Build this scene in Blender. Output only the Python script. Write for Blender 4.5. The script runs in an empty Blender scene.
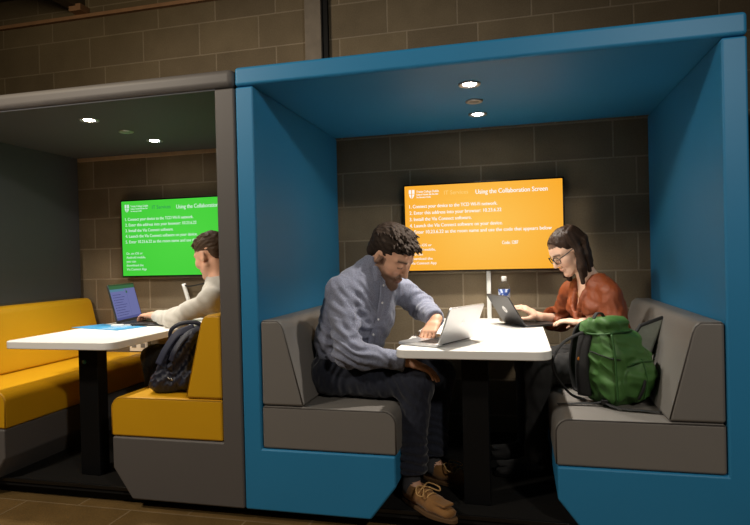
import bpy, bmesh, math, random
import numpy as np
from mathutils import Vector, Matrix

random.seed(7)
C = bpy.context.scene.collection
PI = math.pi

# ------------------------------------------------------------------ helpers
def srgb(r, g, b):
    f = lambda c: (c / 255 / 12.92) if c / 255 <= 0.04045 else ((c / 255 + 0.055) / 1.055) ** 2.4
    return (f(r), f(g), f(b), 1.0)

def V(*a):
    return np.array(a, float)

def unit(v):
    v = np.asarray(v, float)
    return v / np.linalg.norm(v)

def link(name, me, m=None, parent=None):
    o = bpy.data.objects.new(name, me)
    C.objects.link(o)
    if m is not None:
        for mm in (m if isinstance(m, (list, tuple)) else [m]):
            me.materials.append(mm)
    if parent is not None:
        o.parent = parent
    return o

def bm_obj(name, bm, m, parent=None, smooth=False, bevel=0.0, segs=2, angle=0.6):
    bmesh.ops.recalc_face_normals(bm, faces=bm.faces[:])
    me = bpy.data.meshes.new(name)
    bm.to_mesh(me)
    bm.free()
    o = link(name, me, m, parent)
    if bevel > 0:
        b = o.modifiers.new('bevel', 'BEVEL')
        b.width = bevel
        b.segments = segs
        b.limit_method = 'ANGLE'
        b.angle_limit = angle
        smooth = True
        b.harden_normals = True
    if smooth:
        for p in me.polygons:
            p.use_smooth = True
    return o

def tag(o, label=None, cat=None, group=None, kind=None):
    if label: o['label'] = label
    if cat: o['category'] = cat
    if group: o['group'] = group
    if kind: o['kind'] = kind
    return o

def empty(name, loc=(0, 0, 0), rz=0.0, label=None, cat=None, group=None):
    o = bpy.data.objects.new(name, None)
    o.empty_display_size = 0.1
    C.objects.link(o)
    o.location = loc
    o.rotation_euler = (0, 0, rz)
    return tag(o, label, cat, group)

def add_box(bm, lo, hi, M=None):
    vs = []
    for z in (lo[2], hi[2]):
        for y in (lo[1], hi[1]):
            for x in (lo[0], hi[0]):
                p = Vector((x, y, z))
                vs.append(bm.verts.new(M @ p if M else p))
    for f in ((0, 1, 3, 2), (4, 6, 7, 5), (0, 4, 5, 1), (2, 3, 7, 6), (0, 2, 6, 4), (1, 5, 7, 3)):
        bm.faces.new([vs[i] for i in f])

def box(name, lo, hi, m, parent=None, bevel=0.0, segs=2):
    bm = bmesh.new()
    add_box(bm, lo, hi)
    return bm_obj(name, bm, m, parent, bevel=bevel, segs=segs)

def add_prism(bm, pts, axis, a, b):
    """extrude the closed 2D outline pts along axis ('x','y','z') from a to b"""
    def P(u, v, w):
        return {'x': (w, u, v), 'y': (u, w, v), 'z': (u, v, w)}[axis]
    A = [bm.verts.new(P(u, v, a)) for u, v in pts]
    B = [bm.verts.new(P(u, v, b)) for u, v in pts]
    bm.faces.new(A)
    bm.faces.new(B[::-1])
    n = len(pts)
    for i in range(n):
        bm.faces.new((A[i], A[(i + 1) % n], B[(i + 1) % n], B[i]))

def prism(name, pts, axis, a, b, m, parent=None, bevel=0.0, segs=3, angle=0.5):
    bm = bmesh.new()
    add_prism(bm, pts, axis, a, b)
    return bm_obj(name, bm, m, parent, bevel=bevel, segs=segs, angle=angle)

def add_tube(bm, pts, r, n=8, closed=False, flat=None):
    """round (or, with flat=(w,t,up), strap-shaped) tube through pts"""
    pts = [Vector(p) for p in pts]
    rings = []
    N = len(pts)
    prev = None
    for i, p in enumerate(pts):
        if closed:
            d = pts[(i + 1) % N] - pts[i - 1]
        else:
            d = pts[min(i + 1, N - 1)] - pts[max(i - 1, 0)]
        d.normalize()
        if flat is not None:
            up = Vector(flat[2])
        elif prev is None:
            up = Vector((0, 0, 1)) if abs(d.z) < 0.9 else Vector((1, 0, 0))
        else:
            up = prev
        s = d.cross(up).normalized()
        u = s.cross(d).normalized()
        prev = u
        ri = r[i] if isinstance(r, (list, tuple)) else r
        ring = []
        for k in range(n):
            a = 2 * PI * k / n
            if flat is not None:
                c, q = math.cos(a), math.sin(a)
                ring.append(bm.verts.new(p + s * flat[0] / 2 * math.copysign(abs(c) ** 0.5, c) + u * flat[1] / 2 * math.copysign(abs(q) ** 0.6, q)))
            else:
                ring.append(bm.verts.new(p + (s * math.cos(a) + u * math.sin(a)) * ri))
        rings.append(ring)
    for i in range(N if closed else N - 1):
        a, b = rings[i], rings[(i + 1) % N]
        for k in range(n):
            bm.faces.new((a[k], a[(k + 1) % n], b[(k + 1) % n], b[k]))
    if not closed:
        bm.faces.new(rings[0][::-1])
        bm.faces.new(rings[-1])

def tube(name, pts, r, m, parent=None, n=8, closed=False, flat=None):
    bm = bmesh.new()
    add_tube(bm, pts, r, n, closed, flat)
    return bm_obj(name, bm, m, parent, smooth=True)

def spline(pts, n=8):
    """Catmull-Rom through pts"""
    P = [np.array(p, float) for p in pts]
    P = [2 * P[0] - P[1]] + P + [2 * P[-1] - P[-2]]
    out = []
    for i in range(1, len(P) - 2):
        for k in range(n):
            t = k / n
            a, b, c, d = P[i - 1], P[i], P[i + 1], P[i + 2]
            out.append(0.5 * (2 * b + (c - a) * t + (2 * a - 5 * b + 4 * c - d) * t * t + (3 * b - a - 3 * c + d) * t ** 3))
    out.append(P[-2])
    return [tuple(p) for p in out]

def add_lathe(bm, prof, n=24, c=(0, 0, 0)):
    rings = []
    for r, z in prof:
        if r <= 1e-6:
            rings.append([bm.verts.new((c[0], c[1], c[2] + z))])
        else:
            rings.append([bm.verts.new((c[0] + r * math.cos(2 * PI * k / n), c[1] + r * math.sin(2 * PI * k / n), c[2] + z)) for k in range(n)])
    for a, b in zip(rings, rings[1:]):
        for k in range(n):
            q = [a[k % len(a)], a[(k + 1) % len(a)], b[(k + 1) % len(b)], b[k % len(b)]]
            q = list(dict.fromkeys(q))
            if len(q) > 2:
                bm.faces.new(q)

def lathe(name, prof, m, parent=None, n=24, c=(0, 0, 0)):
    bm = bmesh.new()
    add_lathe(bm, prof, n, c)
    return bm_obj(name, bm, m, parent, smooth=True)

def rrect(x0, y0, x1, y1, rs, n=8):
    """rounded rectangle outline, rs = radius per corner (x0y0, x1y0, x1y1, x0y1)"""
    out = []
    for (cx, cy, sx, sy, a0), r in zip(((x0, y0, 1, 1, PI), (x1, y0, -1, 1, 1.5 * PI), (x1, y1, -1, -1, 0), (x0, y1, 1, -1, 0.5 * PI)), rs):
        if r <= 0:
            out.append((cx, cy))
            continue
        for k in range(n + 1):
            a = a0 + 0.5 * PI * k / n
            out.append((cx + sx * r + r * math.cos(a), cy + sy * r + r * math.sin(a)))
    return out

# ------------------------------------------------------------------ materials
def mat(name, col, rough=0.5, metal=0.0, var=0.0, vscale=8.0, bump=0.0, bscale=200.0, spec=0.5, sheen=0.0, coat=0.0, emit=0.0, detail=4):
    m = bpy.data.materials.new(name)
    m.use_nodes = True
    N, L = m.node_tree.nodes, m.node_tree.links
    b = N['Principled BSDF']
    b.inputs['Base Color'].default_value = col
    b.inputs['Roughness'].default_value = rough
    b.inputs['Metallic'].default_value = metal
    b.inputs['Specular IOR Level'].default_value = spec
    if sheen: b.inputs['Sheen Weight'].default_value = sheen
    if coat: b.inputs['Coat Weight'].default_value = coat
    if emit:
        b.inputs['Emission Color'].default_value = col
        b.inputs['Emission Strength'].default_value = emit
    tc = N.new('ShaderNodeTexCoord')
    if var > 0:
        n = N.new('ShaderNodeTexNoise')
        n.inputs['Scale'].default_value = vscale
        n.inputs['Detail'].default_value = detail
        L.new(tc.outputs['Object'], n.inputs['Vector'])
        mx = N.new('ShaderNodeMix'); mx.data_type = 'RGBA'
        k0, k1 = max(0, 1 - var), 1 + var
        mx.inputs[6].default_value = (col[0] * k0, col[1] * k0, col[2] * k0, 1)
        mx.inputs[7].default_value = (min(1, col[0] * k1), min(1, col[1] * k1), min(1, col[2] * k1), 1)
        L.new(n.outputs['Fac'], mx.inputs[0])
        L.new(mx.outputs[2], b.inputs['Base Color'])
    if bump > 0:
        n2 = N.new('ShaderNodeTexNoise')
        n2.inputs['Scale'].default_value = bscale
        n2.inputs['Detail'].default_value = 3
        L.new(tc.outputs['Object'], n2.inputs['Vector'])
        bp = N.new('ShaderNodeBump')
        bp.inputs['Strength'].default_value = bump
        bp.inputs['Distance'].default_value = 0.002
        L.new(n2.outputs['Fac'], bp.inputs['Height'])
        L.new(bp.outputs['Normal'], b.inputs['Normal'])
    return m

def emission(name, col, s=1.0):
    m = bpy.data.materials.new(name)
    m.use_nodes = True
    N, L = m.node_tree.nodes, m.node_tree.links
    N.clear()
    e = N.new('ShaderNodeEmission')
    e.inputs['Color'].default_value = col
    e.inputs['Strength'].default_value = s
    o = N.new('ShaderNodeOutputMaterial')
    L.new(e.outputs[0], o.inputs[0])
    return m

def screen_mat(name, c1, c2, s=1.0, radial=0.5):
    """a lit display showing a soft two-tone backdrop"""
    m = emission(name, c1, s)
    N, L = m.node_tree.nodes, m.node_tree.links
    e = [n for n in N if n.type == 'EMISSION'][0]
    tc = N.new('ShaderNodeTexCoord')
    mp = N.new('ShaderNodeMapping')
    mp.inputs['Scale'].default_value = (1.5, 1.0, 1.9)
    g = N.new('ShaderNodeTexGradient'); g.gradient_type = 'SPHERICAL'
    mx = N.new('ShaderNodeMix'); mx.data_type = 'RGBA'
    mx.inputs[6].default_value = c2
    mx.inputs[7].default_value = c1
    L.new(tc.outputs['Object'], mp.inputs[0]); L.new(mp.outputs[0], g.inputs[0])
    L.new(g.outputs['Fac'], mx.inputs[0]); L.new(mx.outputs[2], e.inputs['Color'])
    return m

def brick_mat(name, c1, c2, mortar, bw, rh, ms, offset, freq, zoff, xoff, rough=0.9, bump=0.6, axes='xz', nvar=0.35, squash=1.0):
    m = bpy.data.materials.new(name)
    m.use_nodes = True
    N, L = m.node_tree.nodes, m.node_tree.links
    b = N['Principled BSDF']
    b.inputs['Roughness'].default_value = rough
    b.inputs['Specular IOR Level'].default_value = 0.25
    tc = N.new('ShaderNodeTexCoord')
    sp = N.new('ShaderNodeSeparateXYZ')
    cb = N.new('ShaderNodeCombineXYZ')
    L.new(tc.outputs['Object'], sp.inputs[0])
    ax, ay = N.new('ShaderNodeMath'), N.new('ShaderNodeMath')
    ax.inputs[1].default_value = xoff
    ay.inputs[1].default_value = zoff
    L.new(sp.outputs['X'], ax.inputs[0])
    L.new(sp.outputs['Z' if axes == 'xz' else 'Y'], ay.inputs[0])
    L.new(ax.outputs[0], cb.inputs[0]); L.new(ay.outputs[0], cb.inputs[1])
    br = N.new('ShaderNodeTexBrick')
    br.offset = offset; br.offset_frequency = freq
    br.inputs['Color1'].default_value = c1
    br.inputs['Color2'].default_value = c2
    br.inputs['Mortar'].default_value = mortar
    br.inputs['Scale'].default_value = 1.0
    br.inputs['Mortar Size'].default_value = ms
    br.inputs['Mortar Smooth'].default_value = 0.3
    br.inputs['Brick Width'].default_value = bw
    br.inputs['Row Height'].default_value = rh
    L.new(cb.outputs[0], br.inputs['Vector'])
    n1 = N.new('ShaderNodeTexNoise'); n1.inputs['Scale'].default_value = 5; n1.inputs['Detail'].default_value = 8
    n2 = N.new('ShaderNodeTexNoise'); n2.inputs['Scale'].default_value = 120; n2.inputs['Detail'].default_value = 4
    L.new(tc.outputs['Object'], n1.inputs['Vector']); L.new(tc.outputs['Object'], n2.inputs['Vector'])
    ad = N.new('ShaderNodeMath'); ad.operation = 'ADD'
    L.new(n1.outputs['Fac'], ad.inputs[0]); L.new(n2.outputs['Fac'], ad.inputs[1])
    mr = N.new('ShaderNodeMapRange')
    mr.inputs['From Min'].default_value = 0.6; mr.inputs['From Max'].default_value = 1.4
    mr.inputs['To Min'].default_value = 1 - nvar; mr.inputs['To Max'].default_value = 1 + nvar
    L.new(ad.outputs[0], mr.inputs['Value'])
    mx = N.new('ShaderNodeVectorMath'); mx.operation = 'SCALE'
    L.new(br.outputs['Color'], mx.inputs[0]); L.new(mr.outputs[0], mx.inputs['Scale'])
    L.new(mx.outputs[0], b.inputs['Base Color'])
    h = N.new('ShaderNodeMath'); h.operation = 'MULTIPLY_ADD'
    h.inputs[1].default_value = -1.0
    L.new(br.outputs['Fac'], h.inputs[0])
    sc = N.new('ShaderNodeMath'); sc.operation = 'MULTIPLY'; sc.inputs[1].default_value = 0.35
    L.new(n2.outputs['Fac'], sc.inputs[0]); L.new(sc.outputs[0], h.inputs[2])
    bp = N.new('ShaderNodeBump'); bp.inputs['Strength'].default_value = bump; bp.inputs['Distance'].default_value = 0.006
    L.new(h.outputs[0], bp.inputs['Height']); L.new(bp.outputs[0], b.inputs['Normal'])
    return m

def skin_mat(name, rough=0.5):
    m = bpy.data.materials.new(name)
    m.use_nodes = True
    N, L = m.node_tree.nodes, m.node_tree.links
    b = N['Principled BSDF']
    a = N.new('ShaderNodeAttribute'); a.attribute_name = 'tint'
    L.new(a.outputs['Color'], b.inputs['Base Color'])
    b.inputs['Roughness'].default_value = rough
    b.inputs['Specular IOR Level'].default_value = 0.35
    b.inputs['Subsurface Weight'].default_value = 0.08
    b.inputs['Subsurface Radius'].default_value = (0.012, 0.005, 0.003)
    return m

def weave_mat(name, c1, c2, scale, rough=0.85, check=0.0, bump=0.3):
    """woven cloth: fine two-tone thread grid"""
    m = mat(name, c1, rough, spec=0.2, sheen=0.2)
    N, L = m.node_tree.nodes, m.node_tree.links
    b = N['Principled BSDF']
    tc = [n for n in N if n.type == 'TEX_COORD'][0]
    mp = N.new('ShaderNodeMapping')
    mp.inputs['Rotation'].default_value = (0.35, 0.3, 0.5)
    L.new(tc.outputs['Object'], mp.inputs[0])
    n = N.new('ShaderNodeTexNoise'); n.inputs['Scale'].default_value = scale; n.inputs['Detail'].default_value = 5; n.inputs['Roughness'].default_value = 0.75
    L.new(mp.outputs[0], n.inputs['Vector'])
    w1 = N.new('ShaderNodeTexWave'); w1.inputs['Scale'].default_value = scale * 0.9; w1.inputs['Distortion'].default_value = 1.0; w1.bands_direction = 'X'
    w2 = N.new('ShaderNodeTexWave'); w2.inputs['Scale'].default_value = scale * 0.9; w2.inputs['Distortion'].default_value = 1.0; w2.bands_direction = 'Z'
    L.new(mp.outputs[0], w1.inputs['Vector']); L.new(mp.outputs[0], w2.inputs['Vector'])
    a = N.new('ShaderNodeMath'); a.operation = 'ADD'
    L.new(w1.outputs['Fac'], a.inputs[0]); L.new(w2.outputs['Fac'], a.inputs[1])
    a2 = N.new('ShaderNodeMath'); a2.operation = 'MULTIPLY_ADD'; a2.inputs[1].default_value = 0.35 * check
    L.new(a.outputs[0], a2.inputs[0]); L.new(n.outputs['Fac'], a2.inputs[2])
    mr = N.new('ShaderNodeMapRange'); mr.inputs['From Min'].default_value = 0.3; mr.inputs['From Max'].default_value = 0.7 + 0.5 * check
    L.new(a2.outputs[0], mr.inputs['Value'])
    mx = N.new('ShaderNodeMix'); mx.data_type = 'RGBA'
    mx.inputs[6].default_value = c1; mx.inputs[7].default_value = c2
    L.new(mr.outputs[0], mx.inputs[0]); L.new(mx.outputs[2], b.inputs['Base Color'])
    bp = N.new('ShaderNodeBump'); bp.inputs['Strength'].default_value = bump; bp.inputs['Distance'].default_value = 0.001
    L.new(n.outputs['Fac'], bp.inputs['Height']); L.new(bp.outputs[0], b.inputs['Normal'])
    return m

def clear_mat(name, col=(1, 1, 1, 1), rough=0.03, ior=1.45):
    m = mat(name, col, rough)
    b = m.node_tree.nodes['Principled BSDF']
    b.inputs['Transmission Weight'].default_value = 1.0
    b.inputs['IOR'].default_value = ior
    return m

M = {}
M['blue'] = mat('blue_vinyl', srgb(40, 126, 174), 0.5, var=0.06, vscale=3, bump=0.12, bscale=500, spec=0.4)
M['charcoal'] = mat('charcoal_vinyl', srgb(92, 88, 86), 0.55, var=0.06, vscale=3, bump=0.12, bscale=500, spec=0.4)
M['grey'] = mat('grey_vinyl', srgb(116, 112, 108), 0.48, var=0.05, vscale=4, bump=0.15, bscale=500, spec=0.45)
M['yellow'] = mat('yellow_vinyl', srgb(210, 156, 18), 0.45, var=0.05, vscale=4, bump=0.15, bscale=500, spec=0.45)
M['grey_pipe'] = mat('grey_piping', srgb(70, 66, 63), 0.5)
M['yellow_pipe'] = mat('yellow_piping', srgb(190, 138, 10), 0.5)
M['black'] = mat('black_paint', srgb(7, 7, 8), 0.6, var=0.1, spec=0.2)
M['black_gloss'] = mat('black_plastic', srgb(12, 12, 13), 0.3)
M['carpet'] = mat('dark_carpet', srgb(27, 26, 25), 0.95, var=0.5, vscale=180, bump=0.8, bscale=350, spec=0.1)
M['metal'] = mat('brushed_metal', srgb(190, 190, 190), 0.35, 1.0)
M['alu'] = mat('silver_aluminium', srgb(205, 205, 207), 0.35, 0.85)
M['alu_pale'] = mat('silver_logo', srgb(238, 238, 240), 0.25, 0.3)
M['white'] = mat('white_laminate', srgb(238, 236, 232), 0.4, var=0.01)
M['white_edge'] = mat('pale_edge_band', srgb(225, 215, 200), 0.5)
M['white_plastic'] = mat('white_plastic', srgb(225, 225, 222), 0.4)
M['dark_lap'] = mat('dark_grey_laptop_shell', srgb(66, 66, 68), 0.35, 0.6)
M['keys'] = mat('black_keys', srgb(18, 18, 20), 0.45)
M['lens'] = emission('lamp_glow', (1.0, 0.93, 0.82, 1), 60)
M['ring'] = mat('lamp_ring', srgb(170, 170, 172), 0.35, 0.7)
M['sensor'] = mat('sensor_face', srgb(120, 122, 125), 0.5)
M['wood'] = mat('pale_timber', srgb(176, 150, 118), 0.7, var=0.2, vscale=20)
M['beam'] = mat('rail_timber', srgb(170, 128, 96), 0.75, var=0.25, vscale=12)
M['conc'] = mat('grey_column', srgb(128, 117, 104), 0.85, var=0.25, vscale=14, bump=0.4, bscale=60)
M['ceil'] = mat('dark_ceiling', srgb(92, 80, 62), 0.9, var=0.2, vscale=3)
M['block'] = brick_mat('concrete_block', srgb(124, 110, 88), srgb(112, 99, 80), srgb(144, 130, 110), 0.45, 0.223, 0.006, 0.28, 2, 0.041 + 0.223 * 20, 0.333 + 0.45 * 30, nvar=0.22)
M['tile'] = brick_mat('stone_tile', srgb(112, 88, 52), srgb(100, 79, 46), srgb(128, 108, 80), 0.60, 0.60, 0.005, 0.5, 2, 6.0, 6.0, rough=0.45, bump=0.25, axes='xy', nvar=0.35)

# ------------------------------------------------------------------ implicit surfaces for soft and living shapes
class Field:
    def __init__(s, lo, hi, h):
        s.lo = np.array(lo, float); s.h = h
        s.n = np.maximum(4, np.ceil((np.array(hi, float) - s.lo) / h).astype(int) + 1)
        s.D = np.full(s.n, 0.5, np.float32)
        s.ax = [(s.lo[i] + h * np.arange(s.n[i])).astype(np.float32) for i in range(3)]
    def block(s, lo, hi):
        i0 = np.clip(np.floor((np.array(lo) - s.lo) / s.h).astype(int), 0, s.n)
        i1 = np.clip(np.ceil((np.array(hi) - s.lo) / s.h).astype(int) + 1, 0, s.n)
        if np.any(i1 <= i0): return None
        sl = tuple(slice(a, b) for a, b in zip(i0, i1))
        X = s.ax[0][sl[0]][:, None, None]; Y = s.ax[1][sl[1]][None, :, None]; Z = s.ax[2][sl[2]][None, None, :]
        return sl, X, Y, Z
    def _put(s, sl, d, k, sub=False):
        a = s.D[sl]
        if sub:
            d = -d
            if k > 0:
                hh = np.maximum(k - np.abs(a - d), 0) / k
                s.D[sl] = np.maximum(a, d) + hh * hh * k * 0.25
            else:
                s.D[sl] = np.maximum(a, d)
        else:
            if k > 0:
                hh = np.maximum(k - np.abs(a - d), 0) / k
                s.D[sl] = np.minimum(a, d) - hh * hh * k * 0.25
            else:
                s.D[sl] = np.minimum(a, d)
    def rc(s, a, b, ra, rb, k=0.01, sub=False):
        a, b = np.asarray(a, float), np.asarray(b, float)
        m = max(ra, rb) + k + 3 * s.h + 0.01
        q = s.block(np.minimum(a, b) - m, np.maximum(a, b) + m)
        if q is None: return
        sl, X, Y, Z = q
        ba = b - a; L2 = max(float(ba @ ba), 1e-9)
        t = np.clip(((X - a[0]) * ba[0] + (Y - a[1]) * ba[1] + (Z - a[2]) * ba[2]) / L2, 0, 1)
        d = np.sqrt((X - a[0] - t * ba[0]) ** 2 + (Y - a[1] - t * ba[1]) ** 2 + (Z - a[2] - t * ba[2]) ** 2) - (ra + (rb - ra) * t)
        s._put(sl, d, k, sub)
    def el(s, c, r, R=None, k=0.01, sub=False):
        c = np.asarray(c, float); r = np.asarray(r, float)
        R = np.eye(3) if R is None else np.asarray(R, float)      # columns = local axes
        m = float(r.max()) + k + 3 * s.h + 0.01
        q = s.block(c - m, c + m)
        if q is None: return
        sl, X, Y, Z = q
        X, Y, Z = X - c[0], Y - c[1], Z - c[2]
        u = [X * R[0, i] + Y * R[1, i] + Z * R[2, i] for i in range(3)]
        k0 = np.sqrt(sum((u[i] / r[i]) ** 2 for i in range(3)))
        k1 = np.sqrt(sum((u[i] / r[i] ** 2) ** 2 for i in range(3)))
        s._put(sl, k0 * (k0 - 1) / np.maximum(k1, 1e-6), k, sub)
    def bx(s, c, r, R=None, rad=0.01, k=0.01, sub=False):
        c = np.asarray(c, float); r = np.asarray(r, float)
        R = np.eye(3) if R is None else np.asarray(R, float)
        m = float(np.linalg.norm(r)) + k + 3 * s.h
        q = s.block(c - m, c + m)
        if q is None: return
        sl, X, Y, Z = q
        X, Y, Z = X - c[0], Y - c[1], Z - c[2]
        u = [np.abs(X * R[0, i] + Y * R[1, i] + Z * R[2, i]) - (r[i] - rad) for i in range(3)]
        d = np.sqrt(sum(np.maximum(w, 0) ** 2 for w in u)) + np.minimum(np.maximum(np.maximum(u[0], u[1]), u[2]), 0) - rad
        s._put(sl, d, k, sub)
    def ec(s, a, b, wa, da, wb, db, lat, k=0.03, infl=0.0, sub=False):
        """cone of elliptical section: half-width w along lat, half-depth d across it"""
        a, b = np.asarray(a, float), np.asarray(b, float)
        n = b - a; Ln = np.linalg.norm(n); n = n / Ln
        lat = np.asarray(lat, float); lat = unit(lat - n * (lat @ n)); dep = np.cross(n, lat)
        wa, da, wb, db = wa + infl, da + infl, wb + infl, db + infl
        m = max(wa, da, wb, db) + k + 3 * s.h + 0.01
        q = s.block(np.minimum(a, b) - m, np.maximum(a, b) + m)
        if q is None: return
        sl, X, Y, Z = q
        X, Y, Z = X - a[0], Y - a[1], Z - a[2]
        al = X * n[0] + Y * n[1] + Z * n[2]
        t = np.clip(al / Ln, 0, 1)
        l = al - t * Ln
        x = X * lat[0] + Y * lat[1] + Z * lat[2]
        y = X * dep[0] + Y * dep[1] + Z * dep[2]
        w = wa + (wb - wa) * t; d_ = da + (db - da) * t; e = np.minimum(w, d_)
        k0 = np.sqrt((x / w) ** 2 + (y / d_) ** 2 + (l / e) ** 2)
        k1 = np.sqrt((x / w ** 2) ** 2 + (y / d_ ** 2) ** 2 + (l / e ** 2) ** 2)
        s._put(sl, k0 * (k0 - 1) / np.maximum(k1, 1e-6), k, sub)
    def cut(s, p, n, R, k=0.006):
        """remove what lies beyond the plane (p, n), within R of p"""
        p = np.asarray(p, float); n = unit(n)
        q = s.block(p - R, p + R)
        if q is None: return
        sl, X, Y, Z = q
        d = (X - p[0]) * n[0] + (Y - p[1]) * n[1] + (Z - p[2]) * n[2]
        ins = ((X - p[0]) ** 2 + (Y - p[1]) ** 2 + (Z - p[2]) ** 2) < R * R
        a = s.D[sl]
        hh = np.maximum(k - np.abs(a - d), 0) / k
        s.D[sl] = np.where(ins, np.maximum(a, d) + hh * hh * k * 0.25, a)
    def mesh(s):
        D = s.D
        D = np.pad(D, 1, constant_values=0.5)
        lo = s.lo - s.h
        S = D < 0
        nx, ny, nz = D.shape
        cnt = np.zeros((nx - 1, ny - 1, nz - 1), np.int8)
        offs = [(i, j, k) for i in (0, 1) for j in (0, 1) for k in (0, 1)]
        for i, j, k in offs:
            cnt += S[i:nx - 1 + i, j:ny - 1 + j, k:nz - 1 + k]
        act = np.argwhere((cnt > 0) & (cnt < 8))
        idx = np.full(cnt.shape, -1, np.int64)
        idx[act[:, 0], act[:, 1], act[:, 2]] = np.arange(len(act))
        acc = np.zeros((len(act), 3)); num = np.zeros(len(act))
        val = {o: D[act[:, 0] + o[0], act[:, 1] + o[1], act[:, 2] + o[2]].astype(float) for o in offs}
        for o in offs:
            for a in range(3):
                if o[a] == 0:
                    o2 = list(o); o2[a] = 1; o2 = tuple(o2)
                    v0, v1 = val[o], val[o2]
                    cr = (v0 < 0) != (v1 < 0)
                    t = np.where(cr, v0 / np.where(np.abs(v0 - v1) < 1e-12, 1, v0 - v1), 0)
                    p = np.tile(np.array(o, float), (len(act), 1)); p[:, a] += t
                    acc += np.where(cr[:, None], p, 0); num += cr
        verts = (act + acc / num[:, None]) * s.h + lo
        faces = []
        for a in range(3):
            b, c = (a + 1) % 3, (a + 2) % 3
            s0 = [slice(1, -1)] * 3; s1 = [slice(1, -1)] * 3
            s0[a] = slice(0, -1); s1[a] = slice(1, None)
            A, B = S[tuple(s0)], S[tuple(s1)]
            e = np.argwhere(A != B)
            base = e.copy()
            for ax_ in range(3):
                if ax_ != a: base[:, ax_] += 1
            sgn = A[e[:, 0], e[:, 1], e[:, 2]]
            q = []
            for db_, dc_ in ((0, 0), (-1, 0), (-1, -1), (0, -1)):
                w = base.copy(); w[:, b] += db_; w[:, c] += dc_
                q.append(idx[w[:, 0], w[:, 1], w[:, 2]])
            q = np.stack(q, 1)
            q = np.where(sgn[:, None], q, q[:, ::-1])
            faces.append(q)
        return verts, np.concatenate(faces)

def vnormals(v, f):
    n = np.cross(v[f[:, 2]] - v[f[:, 0]], v[f[:, 3]] - v[f[:, 1]])
    N = np.zeros_like(v)
    for i in range(4):
        np.add.at(N, f[:, i], n)
    return N / np.maximum(np.linalg.norm(N, axis=1, keepdims=True), 1e-12)

def relax(v, f, it=2, w=0.5):
    for _ in range(it):
        acc = np.zeros_like(v); num = np.zeros(len(v))
        for i in range(4):
            a, b = f[:, i], f[:, (i + 1) % 4]
            np.add.at(acc, a, v[b]); np.add.at(num, a, 1)
            np.add.at(acc, b, v[a]); np.add.at(num, b, 1)
        v = v * (1 - w) + w * acc / num[:, None]
    return v

def sdf_obj(name, F, m, parent=None, disp=None, smooth_it=2, tint=None):
    v, f = F.mesh()
    if smooth_it: v = relax(v, f, smooth_it)
    if disp is not None:
        v = v + vnormals(v, f) * disp(v)[:, None]
    me = bpy.data.meshes.new(name)
    me.vertices.add(len(v)); me.vertices.foreach_set('co', v.astype(np.float32).ravel())
    me.loops.add(len(f) * 4); me.loops.foreach_set('vertex_index', f.astype(np.int32).ravel())
    me.polygons.add(len(f))
    me.polygons.foreach_set('loop_start', np.arange(0, len(f) * 4, 4, dtype=np.int32))
    me.polygons.foreach_set('use_smooth', np.ones(len(f), bool))
    me.update(calc_edges=True)
    me.validate()
    if tint is not None:
        at = me.color_attributes.new('tint', 'FLOAT_COLOR', 'POINT')
        at.data.foreach_set('color', tint(v).astype(np.float32).ravel())
    return link(name, me, m, parent)

class Noise:
    def __init__(s, seed, wl, n=7):
        r = np.random.RandomState(seed)
        d = r.normal(size=(n, 3)); d /= np.linalg.norm(d, axis=1, keepdims=True)
        s.k = d * (2 * PI / (wl * r.uniform(0.7, 1.5, (n, 1))))
        s.p = r.uniform(0, 2 * PI, n)
    def __call__(s, v):
        return np.sin(v @ s.k.T + s.p).mean(1) * 1.8

def folds(v, c, axis, R, wl, amp, seed=1):
    """ring-like cloth folds across axis, fading out R from c"""
    axis = unit(axis); nz = Noise(seed, 0.14)
    w = np.exp(-((v - c) ** 2).sum(1) / R ** 2)
    ph = (v - c) @ axis / wl * 2 * PI + 2.6 * nz(v)
    s = np.sin(ph)
    return amp * w * (np.sign(s) * np.abs(s) ** 0.8)

# ------------------------------------------------------------------ body pieces
def frame(F, pitch=0.0):
    """columns: forward, left, up, for a horizontal facing F pitched down by pitch"""
    F = unit((F[0], F[1], 0)); L = np.array((-F[1], F[0], 0)); U = np.array((0, 0, 1.0))
    f = F * math.cos(pitch) - U * math.sin(pitch)
    u = F * math.sin(pitch) + U * math.cos(pitch)
    return np.stack([f, L, u], 1)

def roll_frame(R, a):
    """tilt the head sideways by a"""
    c, s = math.cos(a), math.sin(a)
    return R @ np.array([[1, 0, 0], [0, c, -s], [0, s, c]])

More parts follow.
